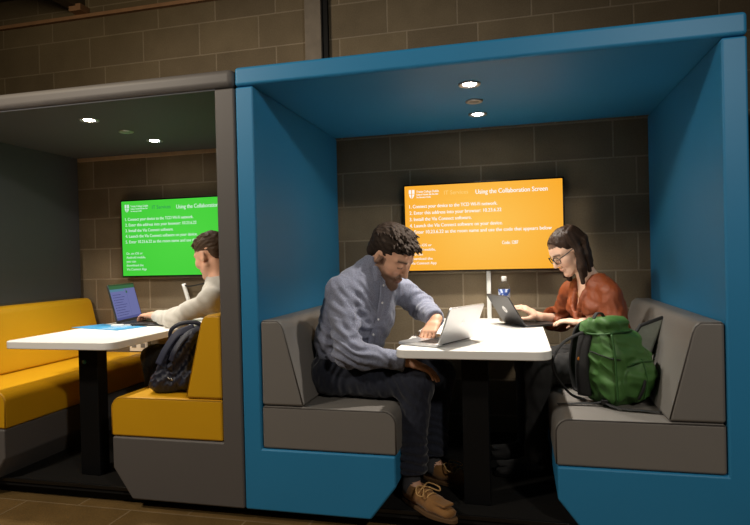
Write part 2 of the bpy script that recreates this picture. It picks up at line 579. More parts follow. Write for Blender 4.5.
def head(Fd, c, R, s, female=False):
    T = lambda x, y, z: c + R @ (np.array((x, y, z)) * s)
    E = lambda p, r, k=0.012, sub=False: Fd.el(T(*p), np.array(r) * s, R, k * s, sub)
    RC = lambda a, b, ra, rb, k=0.012, sub=False: Fd.rc(T(*a), T(*b), ra * s, rb * s, k * s, sub)
    jw = 0.90 if female else 1.0
    E((-0.014, 0, 0.032), (0.100, 0.077, 0.086))
    E((0.030, 0, 0.010), (0.066, 0.066, 0.070), 0.02)
    E((0.034, 0, -0.042), (0.056, 0.058 * jw, 0.074), 0.02)
    for y in (-1, 1):
        RC((0.002, y * 0.058 * jw, -0.062), (0.072, y * 0.014 * jw, -0.108), 0.016, 0.015, 0.03)
        E((0.062, y * 0.040, -0.034), (0.028, 0.026, 0.028), 0.02)
        RC((0.086, y * 0.016, 0.020), (0.070, y * 0.052, 0.018), 0.010, 0.008, 0.012)
        E((0.100, y * 0.031, -0.002), (0.016, 0.018, 0.012), 0.014, True)
        E((0.078, y * 0.031, -0.004), (0.0135, 0.0145, 0.0125), 0.005)
        E((-0.006, y * 0.078, -0.014), (0.019, 0.010, 0.031), 0.006)
        E((0.000, y * 0.087, -0.010), (0.010, 0.006, 0.017), 0.004, True)
    RC((0.082, 0, -0.108), (0.078, 0, -0.106), 0.018 if not female else 0.015, 0.018 if not female else 0.015, 0.02)
    RC((0.091, 0, 0.006), (0.113, 0, -0.035), 0.0085, 0.0115, 0.010)
    for y in (-1, 1):
        E((0.101, y * 0.012, -0.039), (0.011, 0.008, 0.008), 0.006)
    E((0.090, 0, -0.066), (0.013, 0.025, 0.0065), 0.006)
    E((0.088, 0, -0.077), (0.013, 0.022, 0.0075), 0.006)
    return T

def hand(Fd, w, fwd, back, side, curl=0.5, s=1.05, spread=0.10, thumb=0.6):
    """palm, four jointed fingers, thumb. back = normal of the back of the hand, side=+1 when the thumb lies along fwd x back"""
    w = np.asarray(w, float); fwd = unit(fwd); back = np.asarray(back, float); back = unit(back - fwd * (back @ fwd))
    lat = np.cross(fwd, back) * side
    Fd.ec(w - fwd * 0.02 * s, w + fwd * 0.030 * s, 0.027 * s, 0.020 * s, 0.034 * s, 0.017 * s, lat, 0.015)
    Fd.ec(w + fwd * 0.030 * s, w + fwd * 0.078 * s, 0.036 * s, 0.016 * s, 0.038 * s, 0.012 * s, lat, 0.012)
    for i, (o, L, r) in enumerate(((0.029, 0.072, 0.0088), (0.0098, 0.081, 0.0092), (-0.0098, 0.075, 0.0088), (-0.028, 0.060, 0.0078))):
        p = w + (fwd * (0.084 - 0.004 * abs(i - 1)) + lat * o) * s
        d = unit(fwd + lat * o * spread * 30 * 0.33)
        Fd.rc(w + (fwd * 0.045 + lat * o * 0.8) * s, p, 0.010 * s, (r + 0.0012) * s, 0.006)
        c = curl * (0.85 + 0.12 * i)
        a = 0.0
        for j, q in enumerate((0.45, 0.31, 0.24)):
            a += c * (0.7, 1.0, 0.7)[j]
            dd = d * math.cos(a) - back * math.sin(a)
            p2 = p + dd * L * q * s
            Fd.rc(p, p2, r * (1 - 0.08 * j) * s, r * (0.92 - 0.08 * j) * s, 0.003)
            p = p2
    b0 = w + (fwd * 0.018 + lat * 0.022 - back * 0.006) * s
    b1 = b0 + unit(fwd * 0.65 + lat * thumb - back * 0.35) * 0.046 * s
    b2 = b1 + unit(fwd * 0.85 + lat * thumb * 0.4 - back * 0.45) * 0.034 * s
    b3 = b2 + unit(fwd * 0.9 + lat * thumb * 0.1 - back * 0.5) * 0.026 * s
    Fd.rc(b0, b1, 0.0155 * s, 0.0115 * s, 0.012); Fd.rc(b1, b2, 0.0110 * s, 0.0095 * s, 0.004); Fd.rc(b2, b3, 0.0095 * s, 0.0075 * s, 0.004)

def limbs(Fd, segs, infl=0.0, k=0.02):
    for a, b, ra, rb in segs:
        Fd.rc(a, b, ra + infl, rb + infl, k)

def torso(Fd, st, lats, infl=0.0, k=0.04):
    for (a, wa, da), (b, wb, db), lat in zip(st, st[1:], lats):
        Fd.ec(a, b, wa, da, wb, db, lat, k, infl)

def skin_tint(base, c, R, s, lips, brow, scalp, hair_z, beard=None, beard_amt=0.0, blush=0.06):
    base, lips, brow, scalp = (np.array(x[:3]) for x in (base, lips, brow, scalp))
    bd = np.array(beard[:3]) if beard is not None else brow
    nz, nz2 = Noise(3, 0.05), Noise(9, 0.012)
    def f(v):
        q = (v - c) @ R / s
        x, y, z = q[:, 0], np.abs(q[:, 1]), q[:, 2]
        col = np.tile(base, (len(v), 1)) * (1 + 0.05 * nz(v))[:, None]
        def mix(w, t):
            nonlocal col
            w = np.clip(w, 0, 1)[:, None]; col = col * (1 - w) + t * w
        near = (np.abs(q) < 0.16).all(1)
        g = lambda a, b: np.exp(-np.clip(a, -50, 50) ** 2 / b ** 2)
        mix(near * 0.35 * g(x - 0.06, 0.04) * g(y - 0.042, 0.025) * g(z + 0.035, 0.022), base * np.array((1.0, 0.72, 0.66)))
        if beard_amt:
            jaw = 1 / (1 + np.exp((z + 0.040 + 0.25 * np.clip(0.02 - x, 0, 0.1) * -1 + 0.006 * nz2(v)) / 0.006))
            jaw = np.maximum(jaw * (x > -0.035), ((x < 0.03) & (x > -0.005) & (z < 0.0) & (y > 0.05)) * 0.8)
            jaw = jaw * (1 - g(x - 0.07, 0.03) * g(z + 0.045, 0.012) * (y > 0.02)) * (z > -0.15)
            mix(near * jaw * beard_amt, bd)
        mix(near * (x > 0.078) * g(z + 0.0715, 0.0095) * g(y, 0.017) * 0.7, lips)
        mix(near * (x > 0.05) * g(z - 0.021 + 0.12 * np.clip(y - 0.035, 0, 1), 0.0055) * (y > 0.012) * (y < 0.056) * 0.9, brow)
        mix(near * (x > 0.06) * g(z + 0.010, 0.0035) * (y > 0.016) * (y < 0.046) * 0.85, brow * 0.6)
        up = (z > hair_z) & (x < 0.085 - 0.3 * np.clip(0.06 - z, 0, 1))
        mix(near * up * 0.9, scalp)
        return np.concatenate([col, np.ones((len(v), 1))], 1)
    return f

def tufts(Fd, T, R, s, pts, k=0.004):
    for p, d, L, r in pts:
        a = T(*p); d = R @ unit(d) * L * s
        Fd.rc(a, a + d * 0.55, r * s, r * 0.85 * s, k)
        Fd.rc(a + d * 0.55, a + d - R[:, 2] * L * 0.12 * s, r * 0.85 * s, r * 0.3 * s, k)

# ------------------------------------------------------------------ the place
W, D, H, T, RF = 2.065, 1.247, 2.05, 0.089, 0.0795
ZB0, ZS0, ZT0 = 0.332, 0.525, 0.912          # bench base top, seat top, backrest top
SX = 0.703                                # inner edge of the bench base
WALL_Y = 1.275

box('wall_back', (-6, WALL_Y, -0.1), (6, WALL_Y + 0.2, 3.4), M['block'])['kind'] = 'structure'
box('floor', (-6, -6, -0.1), (6, WALL_Y, 0.0), M['tile'])['kind'] = 'structure'
box('ceiling', (-6, -6, 3.22), (6, WALL_Y, 3.3), M['ceil'])['kind'] = 'structure'
rail = box('trim_1', (-6, WALL_Y - 0.03, 3.0), (6, WALL_Y, 3.025), M['beam'])
rail['kind'] = 'structure'
batten = box('trim_2', (-1.93, WALL_Y - 0.022, 1.945), (-0.075, WALL_Y, 1.972), M['wood'], bevel=0.002)
batten['kind'] = 'structure'
jo = box('ceiling_joist', (-1.93, -5.5, 3.06), (-1.84, WALL_Y - 0.002, 3.22), M['ceil'])
tag(jo, kind='structure')
br = box('joist_bracket', (-1.90, WALL_Y - 0.10, 3.025), (-1.80, WALL_Y - 0.001, 3.075), M['beam'], bevel=0.004)
tag(br, 'small pale bracket on the timber rail near the ceiling', 'bracket')
col = box('trim_3', (-0.108, WALL_Y - 0.05, 2.0), (0.006, WALL_Y, 3.22), M['conc'], bevel=0.004)
col['kind'] = 'structure'
pipe = box('trim_4', (0.008, WALL_Y - 0.03, 2.0), (0.045, WALL_Y, 3.22), M['black'])
pipe['kind'] = 'structure'

def booth(ox, shell, seat, pipe_m, label, W=W, T=T, SX=SX, lining=None, rb=0.016, dz=0.0):
    ZB, ZS, ZT = ZB0 + dz, ZS0 + dz, ZT0 + dz * 1.4
    t = empty('meeting_booth', (ox, 0, 0), 0, label, 'booth', None)
    zr = H - RF
    for s in (0, 1):
        fx = (lambda x: x) if s == 0 else (lambda x: W - x)
        prof = [(0.001, 0.052), (0.588, 0.052), (SX, 0.20), (SX, ZB), (T, ZB), (T, zr - 0.002), (0.001, zr - 0.002)]
        prism('side_panel', [(fx(x), z) for x, z in prof], 'y', 0.0, D, shell, t, bevel=0.010)
        # seat cushion with a big soft roll along its inner top edge
        r = 0.055
        c = [(T + 0.003, ZB + 0.002), (SX + 0.006, ZB + 0.002)] + [(SX + 0.006 - r + r * math.cos(a), ZS - r + r * math.sin(a)) for a in [PI / 2 * k / 8 for k in range(9)]] + [(T + 0.003, ZS)]
        cu = prism('seat_cushion', [(fx(x), z) for x, z in c], 'y', 0.004, D - 0.004, seat, t, bevel=0.012, angle=0.9)
        tube('piping', [(fx(x), 0.007, z) for x, z in [(T + 0.01, ZS - 0.005)] + [(x - 0.004, z - 0.005) for x, z in c[2:11][::-1]] + [(SX + 0.002, ZB + 0.01)]], 0.0035, pipe_m, cu, 6)
        # wedge backrest
        b = [(T + 0.003, ZS + 0.003), (0.292, ZS + 0.003), (0.206, ZT - 0.045), (0.196, ZT - 0.018), (0.176, ZT), (T + 0.003, ZT)]
        bk = prism('backrest', [(fx(x), z) for x, z in b], 'y', 0.006, D - 0.006, seat, t, bevel=0.014, segs=4, angle=0.5)
        tube('piping', [(fx(x), 0.010, z) for x, z in [(0.286, ZS + 0.012), (0.201, ZT - 0.045), (0.190, ZT - 0.02), (0.172, ZT - 0.006), (T + 0.01, ZT - 0.006)]], 0.003, pipe_m, bk, 6)
    box('roof_panel', (0.001, -0.006, zr), (W - 0.001, D, H + 0.007), shell, t, bevel=rb, segs=5)
    if lining:
        box('lining', (T + 0.001, 0.012, zr - 0.003), (W - T - 0.001, D - 0.002, zr + 0.002), lining, t)
        for x0 in (T - 0.002, W - T - 0.003):
            box('lining', (x0, 0.012, ZT + 0.01), (x0 + 0.005, D - 0.002, zr - 0.004), lining, t)
    box('floor_panel', (0.45, 0.05, 0.05), (W - 0.45, D, 0.085), M['carpet'], t)
    box('edge_strip', (0.60, 0.042, 0.070), (W - 0.60, 0.052, 0.088), M['black_gloss'], t, bevel=0.002)
    box('plinth', (0.03, 0.09, 0.0), (W - 0.03, D - 0.02, 0.052), M['black'], t)
    cx = W / 2 - 0.004
    for y in (0.294, 0.879):
        dl = lathe('downlight', [(0.0, -0.002), (0.040, -0.002), (0.046, -0.007), (0.050, -0.006), (0.052, 0.0), (0.052, 0.004), (0.0, 0.004)], M['ring'], t, 28, (cx, y, zr))
        lathe('lamp_lens', [(0.0, -0.0045), (0.026, -0.0045), (0.031, -0.0028)], M['lens'], dl, 24, (cx, y, zr))
    ss = lathe('sensor', [(0.0, -0.004), (0.026, -0.004), (0.036, -0.008), (0.043, -0.006), (0.045, 0.0), (0.045, 0.003), (0.0, 0.003)], M['ring'], t, 28, (cx, 0.598, zr))
    lathe('sensor_face', [(0.0, -0.006), (0.020, -0.006), (0.026, -0.005)], M['sensor'], ss, 20, (cx, 0.598, zr))
    return t

b1 = booth(0.0, M['blue'], M['grey'], M['grey_pipe'], 'blue upholstered meeting booth with dark grey bench cushions')
b2 = booth(-2.024, M['charcoal'], M['yellow'], M['yellow_pipe'], 'charcoal grey meeting booth with mustard yellow bench cushions', 2.02, 0.100, 0.690, mat('slate_lining', srgb(76, 77, 82), 0.7, var=0.06, vscale=3, bump=0.12, bscale=500, spec=0.3), 0.032, 0.018)
box('latch', (2.02 - 0.690 - 0.012, 0.03, 0.272), (2.02 - 0.690 + 0.004, 0.06, 0.325), M['metal'], b2, bevel=0.003)

def table(ox, label, dz=0.0, px=0.0):
    t = empty('booth_table', (ox + W / 2, 0, 0.085 + dz), 0, label, 'table')
    tp = prism('tabletop', rrect(-0.324, 0.0, 0.321, 1.255, (0.05, 0.065, 0, 0)), 'z', 0.667, 0.705, M['white'], t, bevel=0.005, angle=0.7)
    box('pedestal', (px - 0.058, 0.16, -dz), (px + 0.058, 0.235, 0.660), M['black'], t, bevel=0.004)
    box('mounting_plate', (-0.15, 0.12, 0.660), (0.15, 0.60, 0.667), M['black'], t)
    return t
table(0.0, 'white rounded table with black pedestal inside the blue booth')
t2 = table(-2.069 + 0.030, 'white rounded table with black pedestal inside the grey booth', 0.012, 0.05)
lathe('sticker', [(0, 0), (0.012, 0.0), (0.012, 0.002), (0, 0.002)], mat('teal_sticker', srgb(20, 120, 130), 0.4), t2, 16, (0, 0, 0)).matrix_local = Matrix.Translation((0.03, 0.159, 0.58)) @ Matrix.Rotation(PI / 2, 4, 'X')

# ------------------------------------------------------------------ lettering
_font_cache = {}
def text_geo(body):
    if body in _font_cache: return _font_cache[body]
    cu = bpy.data.curves.new('lettering', 'FONT')
    cu.body = body; cu.size = 1.0; cu.resolution_u = 3
    o = bpy.data.objects.new('lettering', cu)
    C.objects.link(o)
    bpy.context.view_layer.update()
    me = bpy.data.meshes.new_from_object(o.evaluated_get(bpy.context.evaluated_depsgraph_get()))
    vs = [v.co.copy() for v in me.vertices]
    fs = [tuple(p.vertices) for p in me.polygons]
    bpy.data.objects.remove(o); bpy.data.curves.remove(cu); bpy.data.meshes.remove(me)
    _font_cache[body] = (vs, fs)
    return vs, fs

def add_text(bm, body, x, z, w=None, h=None, y=0.0, align='l', bold=0.0, mi=0, MM=None):
    vs, fs = text_geo(body)
    x0 = min(v.x for v in vs); x1 = max(v.x for v in vs)
    sx = w / (x1 - x0) if w else h
    sz = h if h else sx
    if align == 'c': x -= (x1 - x0) * sx / 2
    for dx in ((0.0,) if not bold else (-bold, 0.0, bold)):
        nv = []
        for v in vs:
            p = Vector((x + (v.x - x0) * sx + dx, y - abs(dx) * 0.01, z + v.y * sz))
            nv.append(bm.verts.new(MM @ p if MM else p))
        for f in fs:
            try:
                fc = bm.faces.new([nv[i] for i in f]); fc.material_index = mi
            except ValueError:
                pass

def television(loc, label, scr, dim_txt, white_txt):
    t = empty('television', loc, 0, label, 'television', None)
    w, h = 0.4875, 0.278
    bm = bmesh.new()
    add_box(bm, (-w, -0.008, -h), (w, 0.035, h))
    bm_obj('casing', bm, M['black_gloss'], t, bevel=0.004)
    sw, sh = w - 0.010, h - 0.011
    bm = bmesh.new()
    add_box(bm, (-sw, -0.0105, -sh), (sw, -0.0082, sh))
    bm_obj('screen', bm, scr, t)
    bm = bmesh.new()
    add_box(bm, (-0.12, 0.035, -0.12), (0.12, 0.052, 0.12))
    bm_obj('wall_mount', bm, M['black'], t)
    X = lambda u: -sw + u * 2 * sw
    Z = lambda v: sh - v * 2 * sh
    bm = bmesh.new()
    y = -0.0112
    add_text(bm, 'Using the Collaboration Screen', X(0.465), Z(0.128), w=0.445 * 2 * sw, h=0.040, y=y, bold=0.0008)
    for i, (s, u1) in enumerate((('1. Connect your device to the TCD Wi-Fi network.', 0.60), ('2. Enter this address into your browser: 10.23.6.22', 0.625),
                                 ('3. Install the Via Connect software.', 0.435), ('4. Launch the Via Connect software on your device.', 0.63),
                                 ('5. Enter 10.23.6.22 as the room name and use the code that appears below', 0.93))):
        add_text(bm, s, X(0.030), Z(0.262 + i * 0.0755), w=(u1 - 0.03) * 2 * sw, h=0.031, y=y, bold=0.0007)
    add_text(bm, 'Code: 1287', X(0.625), Z(0.715), w=0.10 * 2 * sw, h=0.030, y=y, bold=0.0006)
    for i, (s, ww) in enumerate((('Or, on iOS or', 0.14), ('Android mobile,', 0.165), ('you can', 0.08), ('download the', 0.145), ('Via Connect App', 0.17))):
        add_text(bm, s, X(0.032), Z(0.715 + i * 0.053), w=ww * 2 * sw, h=0.024, y=y, bold=0.0004)
    for i, (s, ww) in enumerate((('Trinity College Dublin', 0.15), ('Coláiste na Tríonóide, Baile Átha Cliath', 0.145), ('The University of Dublin', 0.095))):
        add_text(bm, s, X(0.078), Z(0.082 + i * 0.031), w=ww * 2 * sw, h=(0.020, 0.014, 0.014)[i], y=y, bold=0.0004)
    # crest: a small shield with four quarters
    def poly(pts, mi=0):
        f = bm.faces.new([bm.verts.new((X(u), y, Z(v))) for u, v in pts]); f.material_index = mi
    sx0, sx1, sy0, sy1 = 0.028, 0.066, 0.045, 0.15
    mx_, my_ = (sx0 + sx1) / 2, 0.095
    g = 0.003
    poly([(sx0, sy0), (sx0, my_ - g), (mx_ - g, my_ - g), (mx_ - g, sy0)])
    poly([(mx_ + g, sy0), (mx_ + g, my_ - g), (sx1, my_ - g), (sx1, sy0)])
    poly([(sx0, my_ + g), (sx0 + 0.006, 0.128), (mx_ - g, sy1), (mx_ - g, my_ + g)])
    poly([(mx_ + g, my_ + g), (mx_ + g, sy1), (sx1 - 0.006, 0.128), (sx1, my_ + g)])
    add_text(bm, 'IT Services', X(0.262), Z(0.118), w=0.155 * 2 * sw, h=0.036, y=y, mi=1)
    o = bm_obj('screen_lettering', bm, [white_txt, dim_txt], t)
    return t

scr_o = screen_mat('orange_slide', (1.0, 0.57, 0.10, 1), (0.95, 0.39, 0.018, 1), 1.0)
scr_g = screen_mat('green_slide', (0.085, 0.70, 0.06, 1), (0.055, 0.62, 0.04, 1), 0.95)
wt = emission('slide_white', (1, 0.97, 0.90, 1), 1.0)
wt2 = emission('slide_pale', (0.72, 0.95, 0.80, 1), 0.85)
television((1.0187, WALL_Y - 0.052, 1.362), 'wall television showing an orange slide with white instructions', scr_o, emission('slide_faint', (1.0, 0.66, 0.20, 1), 1.0), wt)
television((-1.053, WALL_Y - 0.052, 1.362), 'wall television showing a green slide with pale instructions', scr_g, emission('slide_dark', (0.03, 0.22, 0.10, 1), 1.0), wt2)

tr = box('cable_trunking', (1.038, WALL_Y - 0.035, 0.79), (1.064, WALL_Y - 0.001, 1.084), M['white_plastic'], bevel=0.003)
tag(tr, 'white vertical cable trunking under the orange screen', 'cable cover')
cc = empty('cable_conduit', (-1.03, 1.22, 0.80), 0, 'short white cable tube with black lead under the green screen', 'cable')
tube('conduit', spline([(0.045, 0.0, -0.008), (0.012, 0.0, 0.12), (-0.022, 0.0, 0.232)], 4), 0.014, M['white_plastic'], cc, 12)
tube('lead', spline([(-0.022, 0, 0.23), (0.02, -0.01, 0.215), (0.10, -0.01, 0.225), (0.20, 0, 0.25), (0.26, 0.01, 0.285)], 6), 0.005, M['black_gloss'], cc, 8)
sk = empty('wall_socket', (-1.445, WALL_Y - 0.03, 0.592), 0, 'white double power socket on the wall at the end of the yellow bench', 'socket')
box('socket_plate', (-0.075, 0, -0.045), (0.075, 0.029, 0.045), M['white_plastic'], sk, bevel=0.004)
for x in (-0.036, 0.036):
    box('socket_outlet', (x - 0.018, -0.002, -0.018), (x + 0.018, 0.001, 0.014), M['sensor'], sk, bevel=0.003)

# ------------------------------------------------------------------ things on the tables
TZ = 0.790
def laptop(A, B, n, depth, lid, ang, shell, label, name='laptop', deck=None, TZ=TZ):
    """A,B = hinge ends on the table, n = horizontal direction from user towards the lid; ang = opening measured from the table top beyond upright"""
    A = Vector((A[0], A[1], TZ)); B = Vector((B[0], B[1], TZ))
    xa = (B - A); w = xa.length; xa.normalize()
    ya = Vector((n[0], n[1], 0)).normalized()
    ya = (ya - xa * ya.dot(xa)).normalized()
    if xa.cross(ya).z < 0:
        A, B, xa = B, A, -xa
    mid = (A + B) / 2
    t = empty(name, (0, 0, 0), 0, label, 'laptop')
    t.matrix_world = Matrix(((xa.x, ya.x, 0, mid.x), (xa.y, ya.y, 0, mid.y), (0, 0, 1, TZ + 0.001), (0, 0, 0, 1)))
    hw = w / 2
    prism('base', rrect(-hw, -depth, hw, 0.0, (0.012,) * 4, 4), 'z', 0.001, 0.0135, shell, t, bevel=0.003, angle=0.7)
    bm = bmesh.new()
    for r in range(5):
        for c in range(12):
            kx = -hw + 0.022 + c * (w - 0.044) / 12; kw = (w - 0.044) / 12 - 0.003
            ky = -0.028 - r * 0.0185
            if r == 4 and 3 < c < 8: continue
            add_box(bm, (kx, ky - 0.0155, 0.0134), (kx + kw, ky, 0.0150))
    add_box(bm, (-hw + 0.022 + 3 * (w - 0.044) / 12, -0.102 - 0.0155, 0.0134), (-hw + 0.022 + 8 * (w - 0.044) / 12 - 0.003, -0.102, 0.0150))
    bm_obj('keyboard', bm, M['keys'], t)
    box('trackpad', (-0.05, -depth + 0.012, 0.0134), (0.05, -depth + 0.075, 0.0139), deck or shell, t)
    a = math.radians(ang)
    L = bpy.data.objects.new('lid', None)
    bm = bmesh.new()
    add_prism(bm, rrect(-hw, 0.0, hw, lid, (0.004, 0.004, 0.012, 0.012), 4), 'z', -0.0035, 0.0035)
    L = bm_obj('lid', bm, shell, t, bevel=0.0015, angle=0.7)
    L.matrix_local = Matrix.Translation((0, 0.002, 0.012)) @ Matrix.Rotation(a, 4, 'X')
    tube('hinge', [(-hw * 0.75, 0.002, 0.011), (hw * 0.75, 0.002, 0.011)], 0.005, M['keys'], t, 10)
    return t, L, w, lid
# silver laptop with a fruit mark on its lid
t, L, w, lid = laptop((0.886, 0.057), (1.013, 0.326), (0.89, -0.45), 0.212, 0.172, 68, M['alu'], 'silver laptop with open lid in front of the man in the checked shirt')
bm = bmesh.new()
pts = []
for k in range(40):
    a = 2 * PI * k / 40
    r = 0.0165 * (1 + 0.10 * abs(math.cos(a)) - 0.10 * math.exp(-((a - PI / 2) / 0.35) ** 2) - 0.07 * math.exp(-((a - 3 * PI / 2) / 0.3) ** 2))
    x, y = r * math.cos(a) * 0.95, r * math.sin(a) * 1.05
    d = math.hypot(x + 0.0215, y - 0.002)
    if d < 0.0095:
        x, y = -0.0215 + (x + 0.0215) * 0.0095 / d, 0.002 + (y - 0.002) * 0.0095 / d
    pts.append((x, y + lid * 0.5))
add_prism(bm, pts, 'z', -0.0038, -0.0035)
lf = [(-0.001 + 0.004 * math.sin(PI * i / 6), lid * 0.5 + 0.0175 + 0.010 * i / 6) for i in range(7)] + [(-0.001 - 0.001 * math.sin(PI * i / 6) + 0.002 * i / 6 * 0, lid * 0.5 + 0.0275 - 0.010 * i / 6) for i in range(1, 6)]
add_prism(bm, lf, 'z', -0.0038, -0.0035)
bm_obj('logo', bm, M['alu_pale'], L)
bm = bmesh.new(); add_box(bm, (-w / 2 + 0.008, 0.012, 0.0035), (w / 2 - 0.008, lid - 0.007, 0.0039))
bm_obj('display', bm, M['black_gloss'], L)

# dark laptop with a round mark
t, L, w, lid = laptop((1.262, 0.775), (1.140, 1.005), (-0.89, -0.447), 0.205, 0.188, 58, M['dark_lap'], 'dark grey laptop with round pale logo in front of the woman')
bm = bmesh.new()
add_prism(bm, [(0.021 * math.cos(2 * PI * k / 32), lid * 0.5 + 0.021 * math.sin(2 * PI * k / 32)) for k in range(32)], 'z', -0.0039, -0.0035)
lg = bm_obj('logo', bm, M['alu_pale'], L)
bm = bmesh.new()
for x, h0, h1 in ((0.0105, -0.006, 0.017), (0.003, -0.006, 0.006), (-0.004, -0.017, 0.006), (-0.0115, -0.006, 0.006)):
    add_prism(bm, [(x - 0.0012 + h0 * -0.3, lid * 0.5 + h0), (x + 0.0012 + h0 * -0.3, lid * 0.5 + h0), (x + 0.0012 + h1 * -0.3, lid * 0.5 + h1), (x - 0.0012 + h1 * -0.3, lid * 0.5 + h1)], 'z', -0.0043, -0.0039)
bm_obj('logo_lines', bm, M['dark_lap'], lg)
bm = bmesh.new(); add_box(bm, (-w / 2 + 0.008, 0.012, 0.0035), (w / 2 - 0.008, lid - 0.007, 0.0039))
bm_obj('display', bm, M['black_gloss'], L)

# laptop in the grey booth, its page in view
t, L, w, lid = laptop((-1.170, 0.672), (-1.242, 1.020), (-0.97, -0.213), 0.235, 0.245, 76, M['dark_lap'], 'black laptop with lit lilac page on the grey booth table', TZ=TZ + 0.012)
bm = bmesh.new(); add_box(bm, (-w / 2 + 0.010, 0.016, 0.0035), (w / 2 - 0.010, lid - 0.010, 0.0041))
scr = bm_obj('display', bm, emission('laptop_page', srgb(118, 122, 176), 0.8), L)
bm = bmesh.new()
x0, x1 = -w / 2 + 0.010, w / 2 - 0.010
y0, y1 = 0.016, lid - 0.010
def bar(u0, v0, u1, v1, mi):
    a = len(bm.faces)
    add_box(bm, (x0 + u0 * (x1 - x0), y1 - v1 * (y1 - y0), 0.0041), (x0 + u1 * (x1 - x0), y1 - v0 * (y1 - y0), 0.0044))
    bm.faces.ensure_lookup_table()
    for f in bm.faces[a:]: f.material_index = mi
bar(0, 0, 1, 0.10, 0)
bar(0, 0.10, 0.55, 0.17, 3)
for i in range(9):
    v = 0.26 + i * 0.075
    bar(0.06, v, 0.10, v + 0.018, 1); bar(0.12, v, 0.12 + 0.25 + 0.2 * ((i * 37) % 10) / 10, v + 0.014, 1)
bar(0.62, 0.10, 0.625, 1, 2)
bar(0.60, 0.17, 0.66, 0.24, 0)
bar(0, 0.93, 1, 1, 2)
bm_obj('page_marks', bm, [emission('page_green', srgb(70, 118, 78), 0.7), emission('page_ink', srgb(70, 72, 120), 0.8), emission('page_rule', srgb(92, 96, 150), 0.8), emission('page_teal', srgb(96, 140, 165), 0.8)], scr)

# leaflet, pen and adapter
bm = bmesh.new()
TG = TZ + 0.012
add_prism(bm, [(-1.405, 0.56), (-1.00, 0.45), (-0.935, 0.63), (-1.33, 0.74)], 'z', TG + 0.0005, TG + 0.003)
leaf = bm_obj('leaflet', bm, mat('leaflet_blue', srgb(72, 160, 214), 0.35, var=0.25, vscale=14), None)
tag(leaf, 'pale blue printed leaflet lying on the grey booth table', 'leaflet')
bm = bmesh.new()
for i in range(5):
    y = 0.54 + i * 0.035
    add_prism(bm, [(-1.16 + i * 0.012, y - 0.02), (-1.06 + i * 0.010 - 0.02 * (i % 2), y - 0.047), (-1.058 + i * 0.010 - 0.02 * (i % 2), y - 0.041), (-1.158 + i * 0.012, y - 0.014)], 'z', TG + 0.003, TG + 0.0034)
bm_obj('print_lines', bm, M['white'], leaf)
pn = empty('pen', (-0.935, 0.672, TG + 0.006), 0.25, 'slim black pen beside the blue leaflet', 'pen')
tube('barrel', [(-0.115, 0, 0), (0.085, 0, 0)], 0.0055, M['black_gloss'], pn, 10)
tube('tip', [(0.085, 0, 0), (0.10, 0, -0.002)], [0.0045, 0.0012], M['metal'], pn, 10)
ad = empty('cable_adapter', (-1.135, 0.625, TG), 0.3, 'small white cable adapter by the front of the lilac laptop', 'adapter')
box('adapter_body', (-0.035, -0.013, 0.001), (0.035, 0.013, 0.015), M['white_plastic'], ad, bevel=0.004)
tube('lead', spline([(0.035, 0, 0.008), (0.07, 0.012, 0.006), (0.055, 0.035, 0.005), (0.02, 0.03, 0.005)], 6), 0.0035, M['white_plastic'], ad, 8)

# water bottle
bt = empty('water_bottle', (1.147, 1.09, TZ + 0.0005), 0, 'clear plastic water bottle with blue label behind the dark laptop', 'bottle')
prof = [(0.0, 0.004), (0.026, 0.001), (0.033, 0.006), (0.034, 0.02), (0.032, 0.05), (0.034, 0.09), (0.034, 0.105), (0.0325, 0.108), (0.0325, 0.192), (0.034, 0.195), (0.033, 0.202), (0.029, 0.213), (0.020, 0.225), (0.0135, 0.233), (0.0125, 0.25), (0.0, 0.25)]
lathe('bottle_body', prof, clear_mat('clear_plastic', (0.93, 0.96, 0.98, 1), 0.05, 1.15), bt, 28)
lb = mat('bottle_label', srgb(206, 216, 235), 0.4)
N_, L_ = lb.node_tree.nodes, lb.node_tree.links
n_ = N_.new('ShaderNodeTexNoise'); n_.inputs['Scale'].default_value = 38
tc_ = [x for x in N_ if x.type == 'TEX_COORD'][0]
r_ = N_.new('ShaderNodeValToRGB'); r_.color_ramp.interpolation = 'CONSTANT'
r_.color_ramp.elements[0].color = srgb(60, 92, 170); r_.color_ramp.elements[1].color = srgb(210, 218, 236); r_.color_ramp.elements[1].position = 0.52
L_.new(tc_.outputs['Object'], n_.inputs['Vector']); L_.new(n_.outputs['Fac'], r_.inputs[0]); L_.new(r_.outputs[0], N_['Principled BSDF'].inputs['Base Color'])
lathe('bottle_label', [(0.0335, 0.140), (0.0340, 0.141), (0.0340, 0.190), (0.0335, 0.191)], lb, bt, 28)
lathe('cap', [(0.0, 0.236), (0.0145, 0.236), (0.0150, 0.240), (0.0150, 0.262), (0.0135, 0.265), (0.0, 0.265)], M['white_plastic'], bt, 24)

